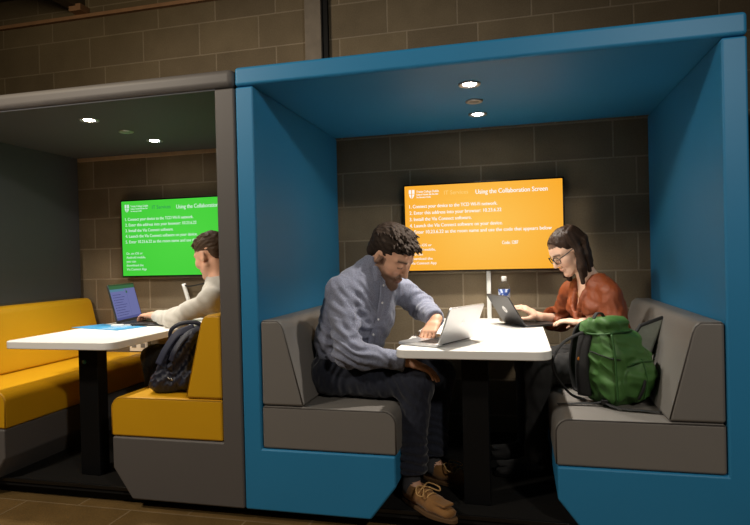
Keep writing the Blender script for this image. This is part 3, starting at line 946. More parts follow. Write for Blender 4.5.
# ------------------------------------------------------------------ green rucksack on the right hand bench
BP = V(1.645, 0.325, 0.5275)
ba, bb = unit(V(0.72, 0.69, 0)), unit(V(-0.69, 0.72, 0))
BR = np.stack([ba, bb, V(0, 0, 1)], 1)
bp = lambda x, y, z: BP + BR @ V(x, y, z)
F = Field((1.38, 0.05, 0.50), (1.92, 0.62, 0.95), 0.004)
F.bx(bp(0, 0, 0.120), (0.130, 0.095, 0.118), BR, 0.045, 0.0)
F.bx(bp(-0.030, 0.002, 0.225), (0.104, 0.085, 0.085), BR, 0.05, 0.05)
F.bx(bp(-0.058, 0.002, 0.318), (0.072, 0.070, 0.046), BR, 0.035, 0.04)
F.el(bp(0.01, -0.098, 0.105), (0.098, 0.040, 0.095), BR, 0.012)
F.el(bp(0.118, -0.01, 0.085), (0.030, 0.060, 0.080), BR, 0.012)
F.ec(bp(-0.115, 0.01, 0.350), bp(-0.01, -0.01, 0.350), 0.075, 0.022, 0.065, 0.018, bb, 0.02)
F.el(bp(-0.132, 0.045, 0.325), (0.022, 0.045, 0.040), BR, 0.012)
n1, n2 = Noise(21, 0.14), Noise(22, 0.09)
def bpd(v):
    a = n1(v); b = n2(v)
    return 0.006 * a + 0.005 * (1 - 2 * np.abs(b)) + folds(v, bp(0, -0.05, 0.20), V(0.2, 0.1, 1), 0.13, 0.075, 0.004, 5)
M['green'] = mat('green_nylon', srgb(60, 102, 44), 0.6, var=0.10, vscale=12, bump=0.25, bscale=700)
M['green_trim'] = mat('dark_green_trim', srgb(38, 82, 30), 0.6)
M['strap'] = mat('black_webbing', srgb(24, 24, 25), 0.75, bump=0.4, bscale=900)
M['mesh_grey'] = mat('grey_padding', srgb(128, 132, 122), 0.85, var=0.15, vscale=60, bump=0.5, bscale=500)
ruck = sdf_obj('rucksack', F, M['green'], None, bpd)
tag(ruck, 'bulging green rucksack with black straps on the grey bench', 'rucksack')
# seams
tube('seam', spline([bp(-0.125, -0.094, 0.03), bp(-0.130, -0.094, 0.12), bp(-0.133, -0.090, 0.22), bp(-0.129, -0.072, 0.31)], 6), 0.0045, M['green_trim'], ruck, 6)
tube('pocket_seam', spline([bp(-0.08, -0.118, 0.185), bp(0.0, -0.128, 0.190), bp(0.09, -0.112, 0.180)], 6), 0.003, M['green_trim'], ruck, 6)
# padded shoulder straps, webbing, loose ends
tube('shoulder_strap', spline([bp(-0.085, 0.06, 0.345), bp(-0.105, 0.115, 0.315), bp(-0.108, 0.140, 0.24), bp(-0.11, 0.150, 0.14), bp(-0.115, 0.125, 0.05), bp(-0.12, 0.09, 0.03)], 8), 0.01, M['strap'], ruck, 12, flat=(0.055, 0.016, tuple(bb)))
tube('shoulder_strap', spline([bp(0.0, 0.06, 0.345), bp(0.03, 0.115, 0.315), bp(0.06, 0.14, 0.24), bp(0.08, 0.145, 0.14), bp(0.10, 0.12, 0.05), bp(0.11, 0.09, 0.03)], 8), 0.01, M['strap'], ruck, 12, flat=(0.055, 0.016, tuple(bb)))
tube('back_padding', spline([bp(-0.128, 0.045, 0.33), bp(-0.142, 0.062, 0.24), bp(-0.146, 0.070, 0.13), bp(-0.138, 0.066, 0.03)], 8), 0.01, M['strap'], ruck, 12, flat=(0.065, 0.028, tuple(-ba)))
tube('webbing', spline([bp(-0.13, 0.02, 0.33), bp(-0.20, 0.13, 0.255), bp(-0.235, 0.155, 0.15), bp(-0.20, 0.10, 0.045), bp(-0.15, 0.05, 0.012)], 8), 0.004, M['strap'], ruck, 8, flat=(0.014, 0.003, tuple(-ba)))
tube('webbing', spline([bp(-0.27, 0.10, 0.004), bp(-0.20, 0.05, 0.006), bp(-0.15, 0.0, 0.010), bp(-0.12, -0.02, 0.02)], 8), 0.004, M['strap'], ruck, 8, flat=(0.022, 0.004, (0, 0, 1)))
tube('webbing', spline([bp(-0.13, -0.03, 0.016), bp(-0.135, -0.10, 0.008), bp(-0.09, -0.17, 0.006), bp(-0.045, -0.235, 0.006)], 8), 0.004, M['strap'], ruck, 8, flat=(0.024, 0.004, (0, 0, 1)))
tube('compression_strap', spline([bp(-0.01, -0.142, 0.12), bp(-0.03, -0.146, 0.08), bp(-0.04, -0.13, 0.035)], 6), 0.004, M['strap'], ruck, 8, flat=(0.018, 0.005, tuple(-bb)))
tube('side_strap', spline([bp(-0.138, 0.060, 0.235), bp(-0.146, 0.0, 0.225), bp(-0.138, -0.078, 0.210), bp(-0.110, -0.100, 0.205)], 6), 0.004, M['strap'], ruck, 8, flat=(0.012, 0.003, (0, 0, 1)))
tube('lid_edge', spline([bp(-0.145, 0.075, 0.318), bp(-0.148, 0.03, 0.305), bp(-0.140, -0.045, 0.308), bp(-0.105, -0.080, 0.318), bp(-0.03, -0.085, 0.318), bp(0.018, -0.062, 0.315)], 6), 0.0045, M['green_trim'], ruck, 6)
tube('pocket_seam', spline([bp(0.0, -0.118, 0.200), bp(-0.005, -0.142, 0.150), bp(-0.002, -0.144, 0.09), bp(0.0, -0.130, 0.03)], 6), 0.003, M['green_trim'], ruck, 6)
bm = bmesh.new()
add_box(bm, (-0.014, -0.010, -0.010), (0.014, 0.010, 0.010), Matrix.Translation(bp(-0.135, -0.035, 0.020)))
bm_obj('buckle', bm, M['black_gloss'], ruck, bevel=0.003)
tube('grab_handle', spline([bp(-0.115, 0.03, 0.366), bp(-0.095, 0.03, 0.388), bp(-0.065, 0.03, 0.388), bp(-0.045, 0.03, 0.368)], 6), 0.004, M['strap'], ruck, 8, flat=(0.018, 0.006, (0, 0, 1)))
# open flap with grey lining at the back
bm = bmesh.new()
fl = [(-0.062, 0.0), (0.062, 0.0), (0.075, 0.13), (0.066, 0.172), (-0.05, 0.165), (-0.068, 0.13)]
MX = Matrix(((0.86, 0.28, -0.36, 1.755), (0.36, 0.10, 0.92, 0.425), (0.22, 0.95, -0.12, 0.700), (0, 0, 0, 1)))
add_prism(bm, fl, 'z', -0.006, 0.006)
bmesh.ops.transform(bm, matrix=MX, verts=bm.verts[:])
fo = bm_obj('flap_lining', bm, M['mesh_grey'], ruck, bevel=0.004)
tube('flap_edging', [tuple(MX @ Vector((x, y, 0))) for x, y in fl], 0.009, M['strap'], fo, 8, closed=True)
tube('zip_pull', [bp(-0.150, 0.075, 0.205), bp(-0.158, 0.080, 0.185)], 0.006, mat('orange_pull', srgb(205, 120, 20), 0.5), ruck, 8)

# ------------------------------------------------------------------ navy bag on the yellow bench
F = Field((-0.68, 0.02, 0.50), (-0.18, 0.42, 0.92), 0.004)
F.ec(V(-0.47, 0.17, 0.575), V(-0.375, 0.22, 0.73), 0.105, 0.085, 0.085, 0.075, V(0.2, 1, 0), 0.03)
F.ec(V(-0.44, 0.20, 0.70), V(-0.33, 0.23, 0.80), 0.085, 0.065, 0.075, 0.045, V(0.2, 1, 0), 0.04)
F.el(V(-0.505, 0.135, 0.57), (0.055, 0.07, 0.042), None, 0.03)
F.el(V(-0.37, 0.17, 0.59), (0.08, 0.08, 0.062), None, 0.03)
F.rc(V(-0.42, 0.13, 0.79), V(-0.50, 0.10, 0.62), 0.026, 0.022, 0.01)
F.rc(V(-0.34, 0.15, 0.80), V(-0.42, 0.085, 0.66), 0.024, 0.022, 0.01)
F.cut(V(-0.42, 0.2, 0.5275), V(0, 0, -1), 0.5, 0.01)
n3, n4 = Noise(31, 0.09), Noise(32, 0.035)
def bagd(v):
    return (0.006 * n3(v) + 0.006 * (0.6 - np.abs(n4(v))) + folds(v, V(-0.42, 0.12, 0.68), V(0.8, 0, -0.5), 0.14, 0.05, 0.006, 9)) * np.clip((v[:, 2] - 0.528) / 0.04, 0, 1)
M['navy'] = mat('navy_nylon', srgb(24, 28, 46), 0.55, var=0.35, vscale=9, bump=0.3, bscale=600)
M['navy_strap'] = mat('blue_strap', srgb(32, 37, 60), 0.65, var=0.2, vscale=30)
bag = sdf_obj('bag', F, M['navy'], None, bagd)
bag.location.z = 0.018
tag(bag, 'slumped navy bag leaning on the yellow bench backrest', 'bag')
tube('strap', spline([(-0.335, 0.165, 0.842), (-0.40, 0.120, 0.815), (-0.445, 0.088, 0.745), (-0.480, 0.072, 0.67)], 8), 0.01, M['navy_strap'], bag, 10, flat=(0.040, 0.012, (-0.2, -1, 0.2)))
tube('strap', spline([(-0.31, 0.18, 0.84), (-0.355, 0.118, 0.805), (-0.385, 0.075, 0.745), (-0.405, 0.066, 0.69)], 8), 0.01, M['navy'], bag, 10, flat=(0.034, 0.012, (-0.2, -1, 0.2)))
tube('handle', spline([(-0.47, 0.16, 0.775), (-0.455, 0.15, 0.83), (-0.40, 0.16, 0.862), (-0.33, 0.18, 0.862), (-0.30, 0.19, 0.835)], 8), 0.008, M['navy'], bag, 8, flat=(0.022, 0.008, (0, -1, 0.3)))
bm = bmesh.new()
for i, (x, z, l) in enumerate(((-0.452, 0.607, 0.018), (-0.432, 0.603, 0.014), (-0.414, 0.598, 0.010))):
    add_tube(bm, [(x - l / 2, 0.082, z - 0.006), (x, 0.076, z + 0.006), (x + l / 2, 0.080, z - 0.004)], 0.0022, 6)
bm_obj('logo', bm, M['white_plastic'], bag, smooth=True)

# ------------------------------------------------------------------ people
M['skin_m'] = skin_mat('skin_man'); M['skin_w'] = skin_mat('skin_woman'); M['skin_b'] = skin_mat('skin_boy')
def hair_mat(name, c1, c2, rough=0.42):
    m = mat(name, c1, rough, spec=0.2)
    N, L = m.node_tree.nodes, m.node_tree.links
    b = N['Principled BSDF']
    tc = [x for x in N if x.type == 'TEX_COORD'][0]
    n = N.new('ShaderNodeTexNoise'); n.inputs['Scale'].default_value = 150; n.inputs['Detail'].default_value = 4
    L.new(tc.outputs['Object'], n.inputs['Vector'])
    mx = N.new('ShaderNodeMix'); mx.data_type = 'RGBA'
    mx.inputs[6].default_value = c1; mx.inputs[7].default_value = c2
    L.new(n.outputs['Fac'], mx.inputs[0]); L.new(mx.outputs[2], b.inputs['Base Color'])
    bp_ = N.new('ShaderNodeBump'); bp_.inputs['Strength'].default_value = 0.6; bp_.inputs['Distance'].default_value = 0.003
    L.new(n.outputs['Fac'], bp_.inputs['Height']); L.new(bp_.outputs[0], b.inputs['Normal'])
    return m
M['hair_m'] = hair_mat('dark_brown_hair', srgb(30, 22, 17), srgb(54, 41, 31), 0.72)
M['hair_w'] = hair_mat('brown_hair', srgb(34, 24, 18), srgb(62, 44, 33), 0.5)
M['hair_b'] = hair_mat('short_brown_hair', srgb(46, 34, 26), srgb(88, 68, 50), 0.6)
M['shirt'] = weave_mat('blue_grey_chambray', srgb(58, 62, 86), srgb(142, 146, 163), 150, check=0.8)
M['jeans'] = weave_mat('dark_navy_twill', srgb(22, 24, 34), srgb(38, 42, 56), 260)
M['rust'] = mat('rust_satin', srgb(124, 56, 16), 0.6, var=0.12, vscale=10, sheen=0.0, bump=0.15, bscale=500)
M['black_cloth'] = mat('black_cloth', srgb(22, 21, 22), 0.85, sheen=0.1)
M['knit'] = weave_mat('pale_grey_knit', srgb(164, 160, 152), srgb(196, 192, 184), 320, bump=0.6)
M['suede'] = mat('tan_suede', srgb(134, 92, 42), 0.8, var=0.22, vscale=18, bump=0.4, bscale=500, sheen=0.2)
M['sole'] = mat('brown_sole', srgb(92, 66, 38), 0.8, var=0.1)
M['lace'] = mat('tan_lace', srgb(186, 146, 92), 0.8)
M['sock'] = mat('charcoal_sock', srgb(58, 58, 62), 0.95, bump=0.5, bscale=700)
M['button'] = mat('pale_button', srgb(215, 215, 218), 0.35)

def shoe(name, heel, d, z0, parent, sole_m, upper_m, L=0.315, lace_m=None):
    d = unit(V(d[0], d[1], 0)); s = V(-d[1], d[0], 0); h = V(heel[0], heel[1], z0)
    P = lambda a, b, z: h + d * a * L + s * b * L + V(0, 0, z)
    Fd = Field(np.minimum(P(0, 0, 0), P(1, 0, 0)) - 0.09, np.maximum(P(0, 0, 0.16), P(1, 0, 0.16)) + 0.09, 0.0035)
    Fd.ec(P(0.13, 0, 0.055), P(0.30, 0, 0.058), 0.034, 0.046, 0.038, 0.046, s, 0.02)
    Fd.ec(P(0.30, 0, 0.055), P(0.62, 0.01, 0.040), 0.038, 0.044, 0.047, 0.032, s, 0.02)
    Fd.ec(P(0.62, 0.01, 0.038), P(0.88, 0.0, 0.030), 0.047, 0.030, 0.036, 0.020, s, 0.02)
    Fd.rc(P(0.20, 0, 0.14), P(0.30, 0, 0.09), 0.030, 0.026, 0.006, True)
    Fd.bx(P(0.72, 0.0, 0.062), (0.055, 0.030, 0.006), np.stack([d, s, V(0, 0, 1)], 1), 0.005, 0.010)
    Fd.cut(P(0.5, 0, 0.008), V(0, 0, -1), 0.4, 0.002)
    up = sdf_obj(name, Fd, upper_m, parent, smooth_it=2)
    out = []
    for k in range(48):
        a = 2 * PI * k / 48
        x = 0.5 + 0.505 * math.cos(a)
        w = 0.112 + 0.042 * math.exp(-((x - 0.68) / 0.22) ** 2)
        q = h + d * x * L + s * (w * L * (1.05 if True else 1) * math.copysign(abs(math.sin(a)) ** 0.75, math.sin(a)))
        out.append((q[0], q[1]))
    prism('sole', out, 'z', z0 + 0.001, z0 + 0.019, sole_m, up, bevel=0.003, angle=0.8)
    if lace_m:
        for i, a in enumerate((0.42, 0.49, 0.56)):
            tube('lace', spline([P(a, -0.10, 0.074 - i * 0.005), P(a + 0.01, -0.03, 0.094 - i * 0.007), P(a + 0.02, 0.04, 0.094 - i * 0.007), P(a, 0.10, 0.073 - i * 0.005)], 5), 0.0032, lace_m, up, 6)
        for q in (1, -1):
            tube('lace', spline([P(0.42, 0, 0.098), P(0.40, q * 0.10, 0.103), P(0.50, q * 0.19, 0.088), P(0.56, q * 0.14, 0.08), P(0.46, q * 0.04, 0.096)], 6), 0.003, lace_m, up, 6)
    return up

def hair_obj(name, Fd, T, R, s, m, parent, wl=0.010, amp=0.0022, cuts=()):
    a, b = Noise(41, wl, 9), Noise(43, wl * 3, 7)
    def disp(v):
        q = (v - T(0, 0, 0)) @ R / s
        # strands run front to back: squeeze the pattern along them
        u = np.stack([q[:, 0] * 0.22, q[:, 1], q[:, 2] * 0.55], 1)
        return amp * (a(u) + 0.8 * b(u))
    return sdf_obj(name, Fd, m, parent, disp, smooth_it=1)

# ---- man at the blue booth
mF, mL = unit(V(0.78, -0.62, 0)), unit(V(0.62, 0.78, 0))
Z = V(0, 0, 1)
m_pel, m_wai, m_che, m_upp, m_nb = V(0.375, 0.365, 0.635), V(0.392, 0.368, 0.77), V(0.458, 0.374, 0.92), V(0.502, 0.378, 1.030), V(0.522, 0.380, 1.120)
m_hR, m_kR, m_aR = V(0.345, 0.270, 0.622), V(0.762, 0.205, 0.598), V(0.742, 0.140, 0.185)
m_hL, m_kL, m_aL = V(0.430, 0.460, 0.622), V(0.835, 0.440, 0.598), V(0.800, 0.405, 0.185)
m_sR, m_eR, m_wR = V(0.402, 0.232, 1.022), V(0.472, 0.122, 0.752), V(0.722, 0.175, 0.708)
m_sL, m_eL, m_wL = V(0.632, 0.525, 1.012), V(0.742, 0.555, 0.925), V(0.842, 0.345, 0.880)
m_st = [(m_pel, 0.178, 0.130), (m_wai, 0.166, 0.128), (m_che, 0.178, 0.134), (m_upp, 0.150, 0.102), (m_nb, 0.072, 0.064)]
m_lat = [unit(V(0.3, 0.95, 0)), mL, mL, mL]
m_up = [(m_upp, m_sR, 0.080, 0.058), (m_upp, m_sL, 0.080, 0.058), (m_nb, m_sR, 0.050, 0.052), (m_nb, m_sL, 0.050, 0.052)]
m_armR = [(m_sR, m_eR, 0.062, 0.053), (m_eR, m_wR, 0.049, 0.036)]
m_armL = [(m_sL, m_eL, 0.062, 0.054), (m_eL, m_wL, 0.053, 0.037)]
m_leg = [(m_pel + V(0, -0.05, 0), m_hR, 0.115, 0.105), (m_pel + V(0.03, 0.05, 0), m_hL, 0.115, 0.105),
         (m_hR, m_kR, 0.098, 0.072), (m_hL, m_kL, 0.098, 0.072), (m_kR, m_aR, 0.070, 0.050), (m_kL, m_aL, 0.070, 0.050)]
m_c, m_R, m_s = V(0.628, 0.372, 1.196), frame((0.905, -0.425), math.radians(36)), 1.13

F = Field((0.16, 0.0, 0.08), (1.06, 0.72, 1.40), 0.0042)
torso(F, m_st, m_lat, -0.016); limbs(F, m_up, -0.014, 0.03); limbs(F, m_armR + m_armL, -0.012); limbs(F, m_leg, -0.014)
F.rc(m_aR, m_aR + V(0.03, -0.025, -0.05), 0.036, 0.036); F.rc(m_aL, m_aL + V(0.04, -0.015, -0.05), 0.036, 0.036)
F.rc(m_nb - Z * 0.02, m_c + m_R @ V(-0.030, 0, -0.045), 0.064, 0.058, 0.03)
mT = head(F, m_c, m_R, m_s)
hand(F, m_wR + V(0.01, 0, 0), V(0.90, 0.22, -0.36), V(0.35, 0.0, 0.93), -1, 0.32, 1.06)
hand(F, m_wL + V(0.0, -0.012, -0.005), V(-0.28, -0.76, -0.56), V(-0.16, -0.50, 0.84), 1, 0.42, 0.98)
man = sdf_obj('person', F, M['skin_m'], None, smooth_it=1,
              tint=skin_tint(srgb(206, 158, 130), m_c, m_R, m_s, srgb(172, 118, 100), srgb(46, 34, 25), srgb(56, 42, 33), 0.055, srgb(62, 45, 34), 0.86))
tag(man, 'bearded man in blue-grey chambray shirt and dark trousers typing on the silver laptop', 'person')

# hair
F = Field(m_c - 0.2, m_c + 0.2, 0.0032)
E_ = lambda p, r, k=0.01, sub=False: F.el(mT(*p), np.array(r) * m_s, m_R, k, sub)
E_((-0.020, 0, 0.044), (0.108, 0.084, 0.088))
E_((-0.072, 0, -0.010), (0.044, 0.066, 0.062), 0.02)
E_((0.105, 0, -0.030), (0.070, 0.10, 0.082), 0.008, True)
for y in (-1, 1):
    E_((0.020, y * 0.090, -0.038), (0.046, 0.030, 0.042), 0.006, True)
E_((-0.03, 0, -0.105), (0.09, 0.10, 0.042), 0.008, True)
rnd = random.Random(5)
tf = []
for i in range(300):
    u, w_ = rnd.uniform(-1, 1), rnd.uniform(-1.1, 1)
    y = 0.070 * u; x = -0.015 + 0.078 * w_
    rr = 1 - (y / 0.084) ** 2 - ((x + 0.02) / 0.108) ** 2
    if rr <= 0.02: continue
    z = 0.040 + 0.084 * math.sqrt(rr)
    tf.append(((x, y, z), (0.85 + 0.2 * rnd.random(), 0.35 * u + rnd.uniform(-0.35, 0.35), 0.25 + rnd.uniform(-0.2, 0.25) - 0.5 * max(0, w_)), rnd.uniform(0.028, 0.046), rnd.uniform(0.0035, 0.0055)))
for i in range(60):
    y = rnd.uniform(-0.060, 0.060)
    tf.append(((0.055 - 2.5 * y * y, y, 0.088 - 4 * y * y), (0.75, 0.3 * rnd.uniform(-1, 1), -0.15 + 0.5 * rnd.random()), rnd.uniform(0.034, 0.054), 0.0055))
tufts(F, mT, m_R, m_s, tf)
hair_obj('hair', F, mT, m_R, m_s, M['hair_m'], man)

# shirt
F = Field((0.14, 0.02, 0.60), (0.95, 0.76, 1.25), 0.0045)
torso(F, m_st[:-1] + [(m_nb - Z * 0.012, 0.078, 0.066)], m_lat, 0.006)
limbs(F, m_up, 0.004, 0.03)
F.ec(m_che - mF * 0.045 - mL * 0.03 - Z * 0.03, m_upp - mF * 0.045 - mL * 0.05, 0.150, 0.115, 0.110, 0.085, mL, 0.05)
F.ec(m_che + mF * 0.02, m_wai + mF * 0.05 - Z * 0.05, 0.165, 0.125, 0.135, 0.105, mL, 0.05)
limbs(F, m_armR + m_armL, 0.008, 0.022)
F.rc(m_eR, m_eR + V(0.05, 0, -0.004), 0.058, 0.052, 0.03)
F.cut(m_wR - V(0.004, 0, 0), unit(m_wR - m_eR), 0.12, 0.004)
F.cut(m_wL - unit(m_wL - m_eL) * 0.004, unit(m_wL - m_eL), 0.10, 0.004)
for w_, e_ in ((m_wR, m_eR), (m_wL, m_eL)):
    dd = unit(w_ - e_)
    F.rc(w_ - dd * 0.050, w_ - dd * 0.008, 0.0455, 0.0445, 0.003)
    F.cut(w_ - dd * 0.004, dd, 0.09, 0.003)
F.cut(V(0.35, 0.36, 0.675), V(-0.25, 0, -1), 0.30, 0.01)
# collar band standing round the neck, then opened at the throat
nd = unit(m_c + m_R @ V(-0.030, 0, -0.05) - m_nb)
F.ec(m_nb - nd * 0.02, m_nb + nd * 0.036, 0.080, 0.078, 0.074, 0.073, mL, 0.008)
F.ec(m_nb + nd * 0.015, m_nb + nd * 0.12, 0.066, 0.065, 0.066, 0.066, mL, 0.003, 0, True)
F.cut(m_nb + nd * 0.056, unit(nd + V(-0.25, 0.1, 0.15)), 0.13, 0.004)
for q in (-1, 1):
    F.ec(m_nb + mF * 0.070 + mL * q * 0.034 + nd * 0.018, m_nb + mF * 0.098 + mL * q * 0.040 - Z * 0.048, 0.026, 0.010, 0.014, 0.007, mL, 0.006)
p0 = m_nb + mF * 0.086 - Z * 0.03; p1 = m_che + mF * 0.158; p2 = m_wai + mF * 0.180
n5, n6 = Noise(51, 0.13), Noise(52, 0.05)
def shirt_disp(v):
    d = 0.0045 * n5(v) + 0.003 * (0.55 - np.abs(n6(v)))
    d += folds(v, m_eR, V(0.45, 0, 0.9), 0.12, 0.036, 0.010, 3)
    d += folds(v, m_eR * 0.55 + m_sR * 0.45, V(0.5, -0.2, 0.85), 0.10, 0.055, 0.007, 8)
    d += folds(v, m_eL, V(0.6, -0.5, -0.5), 0.10, 0.042, 0.007, 4)
    d += folds(v, m_sR + V(0.07, 0, -0.05), V(0.8, 0.1, 0.5), 0.10, 0.045, 0.007, 6)
    d += folds(v, m_wai + mF * 0.10 - mL * 0.05, V(0.5, 0.1, 0.85), 0.17, 0.060, 0.009, 7)
    return d
shirt = sdf_obj('shirt', F, M['shirt'], man, shirt_disp, smooth_it=2)
pl = [p0, p0 * 0.5 + p1 * 0.5 + mF * 0.012, p1, p1 * 0.5 + p2 * 0.5, p2]
tube('placket', spline([tuple(p) for p in pl], 6), 0.01, M['shirt'], shirt, 10, flat=(0.032, 0.010, tuple(mF)))
for i in range(4):
    t_ = 0.12 + i * 0.24
    q = np.array(spline([tuple(p) for p in pl], 25)[int(t_ * 100)]) + mF * 0.006
    b_ = lathe('button', [(0, 0.0), (0.0055, 0.0), (0.006, 0.0015), (0.0045, 0.0025), (0, 0.002)], M['button'], shirt, 12)
    b_.matrix_local = Matrix.Translation(tuple(q)) @ Vector((0, 0, 1)).rotation_difference(Vector(mF)).to_matrix().to_4x4()

# trousers
F = Field((0.16, 0.0, 0.15), (1.0, 0.66, 0.80), 0.0045)
F.ec(m_pel - Z * 0.02, m_wai - Z * 0.02, 0.182, 0.134, 0.162, 0.122, m_lat[0], 0.03)
limbs(F, m_leg, 0.006, 0.03)
for k_, a_ in ((m_kR, m_aR), (m_kL, m_aL)):
    dd = unit(a_ - k_)
    F.rc(a_ - dd * 0.10, a_ - dd * 0.0, 0.066, 0.068, 0.02)
    F.cut(a_ - dd * 0.030, dd, 0.13, 0.004)
F.cut(V(0.4, 0.3, 0.533), V(0, 0, -1), 0.32, 0.02)
n7 = Noise(61, 0.045)
def jean_disp(v):
    d = 0.003 * (0.5 - np.abs(n7(v))) + 0.0025 * n5(v)
    d += folds(v, m_kR + V(-0.05, 0, -0.03), V(0.75, 0, 0.65), 0.11, 0.042, 0.006, 13)
    d += folds(v, m_aR + V(0, 0, 0.09), V(0.25, 0.1, 0.95), 0.11, 0.038, 0.0075, 14)
    d += folds(v, m_hR + V(0.05, -0.03, 0.03), V(0.85, 0, -0.5), 0.13, 0.05, 0.006, 15)
    d += folds(v, m_aL + V(0, 0, 0.09), V(0.25, 0.1, 0.95), 0.11, 0.038, 0.0075, 16)
    return d
sdf_obj('trousers', F, M['jeans'], man, jean_disp, smooth_it=2)
for a_, k_, hh_, dr, nm in ((m_aR, m_kR, (0.700, 0.168), (0.775, -0.632), 'shoe'), (m_aL, m_kL, (0.752, 0.425), (0.93, -0.36), 'shoe')):
    Fs = Field(a_ - 0.12, a_ + 0.12, 0.004)
    Fs.rc(a_ + Z * 0.065, a_ + V(dr[0], dr[1], 0) * 0.004 - Z * 0.030, 0.0400, 0.0400, 0.01)
    Fs.rc(a_ - Z * 0.030, a_ + V(dr[0], dr[1], 0) * 0.045 - Z * 0.062, 0.038, 0.030, 0.02)
    sdf_obj('sock', Fs, M['sock'], man, lambda v: 0.0012 * np.sin(v[:, 2] * 900), smooth_it=1)
    shoe(nm, hh_, dr, 0.0865, man, M['sole'], M['suede'], 0.335 if nm == 'shoe' else 0.32, M['lace'])

# ---- woman at the blue booth
wF, wL = unit(V(-0.85, -0.53, 0)), unit(V(0.53, -0.85, 0))
w_pel, w_wai, w_che, w_upp, w_nb = V(1.672, 0.805, 0.635), V(1.660, 0.800, 0.76), V(1.632, 0.790, 0.895), V(1.606, 0.783, 0.985), V(1.592, 0.778, 1.038)
w_sL, w_eL, w_wL = V(1.664, 0.662, 0.968), V(1.690, 0.600, 0.765), V(1.540, 0.690, 0.828)
w_sR, w_eR, w_wR = V(1.508, 0.915, 0.975), V(1.470, 1.060, 0.800), V(1.338, 0.950, 0.832)
w_hL, w_kL, w_aL = V(1.700, 0.715, 0.615), V(1.318, 0.560, 0.605), V(1.290, 0.560, 0.16)
w_hR, w_kR, w_aR = V(1.620, 0.870, 0.615), V(1.270, 0.800, 0.605), V(1.255, 0.800, 0.16)
w_st = [(w_pel, 0.172, 0.125), (w_wai, 0.128, 0.100), (w_che, 0.146, 0.104), (w_upp, 0.136, 0.082), (w_nb, 0.062, 0.052)]
w_lat = [wL] * 4
w_up = [(w_upp, w_sR, 0.066, 0.046), (w_upp, w_sL, 0.066, 0.046), (w_nb, w_sR, 0.040, 0.040), (w_nb, w_sL, 0.040, 0.040)]
w_armL = [(w_sL, w_eL, 0.050, 0.042), (w_eL, w_wL, 0.040, 0.027)]
w_armR = [(w_sR, w_eR, 0.050, 0.042), (w_eR, w_wR, 0.040, 0.027)]
w_leg = [(w_pel, w_hL, 0.11, 0.10), (w_pel, w_hR, 0.11, 0.10), (w_hL, w_kL, 0.088, 0.062), (w_hR, w_kR, 0.088, 0.062), (w_kL, w_aL, 0.056, 0.038), (w_kR, w_aR, 0.056, 0.038)]
bust = [w_che + wF * 0.075 + wL * q * 0.062 + Z * 0.005 for q in (-1, 1)]
w_c, w_R, w_s = V(1.480, 0.762, 1.204), roll_frame(frame((-0.925, -0.38), math.radians(36)), math.radians(0)), 0.95
F = Field((1.14, 0.44, 0.08), (1.90, 1.20, 1.36), 0.0042)
torso(F, w_st, w_lat, -0.014); limbs(F, w_up, -0.010, 0.03); limbs(F, w_armL + w_armR, -0.004); limbs(F, w_leg, -0.010)
for q in bust: F.el(q, (0.055, 0.055, 0.055), None, 0.03)
for a_ in (w_aL, w_aR): F.rc(a_, a_ + V(-0.08, -0.03, -0.045), 0.032, 0.024, 0.02)
F.rc(w_nb - Z * 0.02, w_c + w_R @ V(-0.028, 0, -0.045), 0.050, 0.046, 0.03)
wT = head(F, w_c, w_R, w_s, True)
hand(F, w_wL, V(-0.88, 0.42, 0.08), V(0.1, -0.1, 1), 1, 0.30, 0.98, 0.12)
hand(F, w_wR + V(-0.01, 0, 0.005), V(-0.80, -0.22, 0.50), V(0.40, -0.30, 0.82), -1, 0.35, 0.98)
woman = sdf_obj('person', F, M['skin_w'], None, smooth_it=1,
                tint=skin_tint(srgb(222, 182, 158), w_c, w_R, w_s, srgb(200, 130, 118), srgb(70, 48, 36), srgb(58, 40, 30), 0.060))
tag(woman, 'woman in rust orange wrap blouse and glasses working on the dark grey laptop', 'person')

# hair: cap, tucked behind the near ear, falling to the shoulder
F = Field(w_c - V(0.22, 0.22, 0.26), w_c + V(0.25, 0.22, 0.2), 0.0034)
E_ = lambda p, r, k=0.01, sub=False: F.el(wT(*p), np.array(r) * w_s, w_R, k, sub)
E_((-0.014, 0, 0.040), (0.104, 0.082, 0.082))
E_((0.110, 0, -0.008), (0.086, 0.094, 0.104), 0.008, True)
for y in (-1, 1):
    E_((0.034, y * 0.085, -0.045), (0.050, 0.030, 0.050), 0.006, True)
for i in range(12):
    th = math.radians(52 + i * 19)                  # round the back, from the near ear to the far cheek
    x, y = -0.004 - 0.092 * math.sin(th - math.radians(52)) ** 1.0 if i < 11 else 0.0, 0.0
    ang = math.radians(98 + i * 15)
    x, y = 0.100 * math.cos(ang) - 0.012, 0.081 * math.sin(ang)
    z0_ = 0.03
    a = wT(x * 0.75 - 0.0, y * 0.85, 0.085); b = wT(x, y * 1.02, 0.0)
    if i == 0: b = wT(0.000, 0.080, -0.034)
    if i == 1: b = wT(-0.022, 0.080, -0.022)
    mid = b + V(0.004, 0, -0.075) + w_R @ V(x * 0.10, y * 0.08, 0)
    end = b + V(0.016, 0.0, -0.150 + 0.015 * math.sin(i * 2.1)) + w_R @ V(x * 0.20, y * 0.02, 0)
    F.rc(a, b, 0.014, 0.014, 0.012); F.rc(b, mid, 0.014, 0.0155, 0.012); F.rc(mid, end, 0.0155, 0.011, 0.012)
F.rc(V(1.480, 0.825, 1.150), V(1.494, 0.838, 1.045), 0.018, 0.014, 0.01)
for q in (0.012, 0.0):
    b = wT(0.000 + q, -0.072, -0.02)
    F.rc(wT(0.005, -0.066, 0.05), b, 0.014, 0.015, 0.01); F.rc(b, b + V(0.012, 0.0, -0.125), 0.015, 0.008, 0.01)
rnd = random.Random(8)
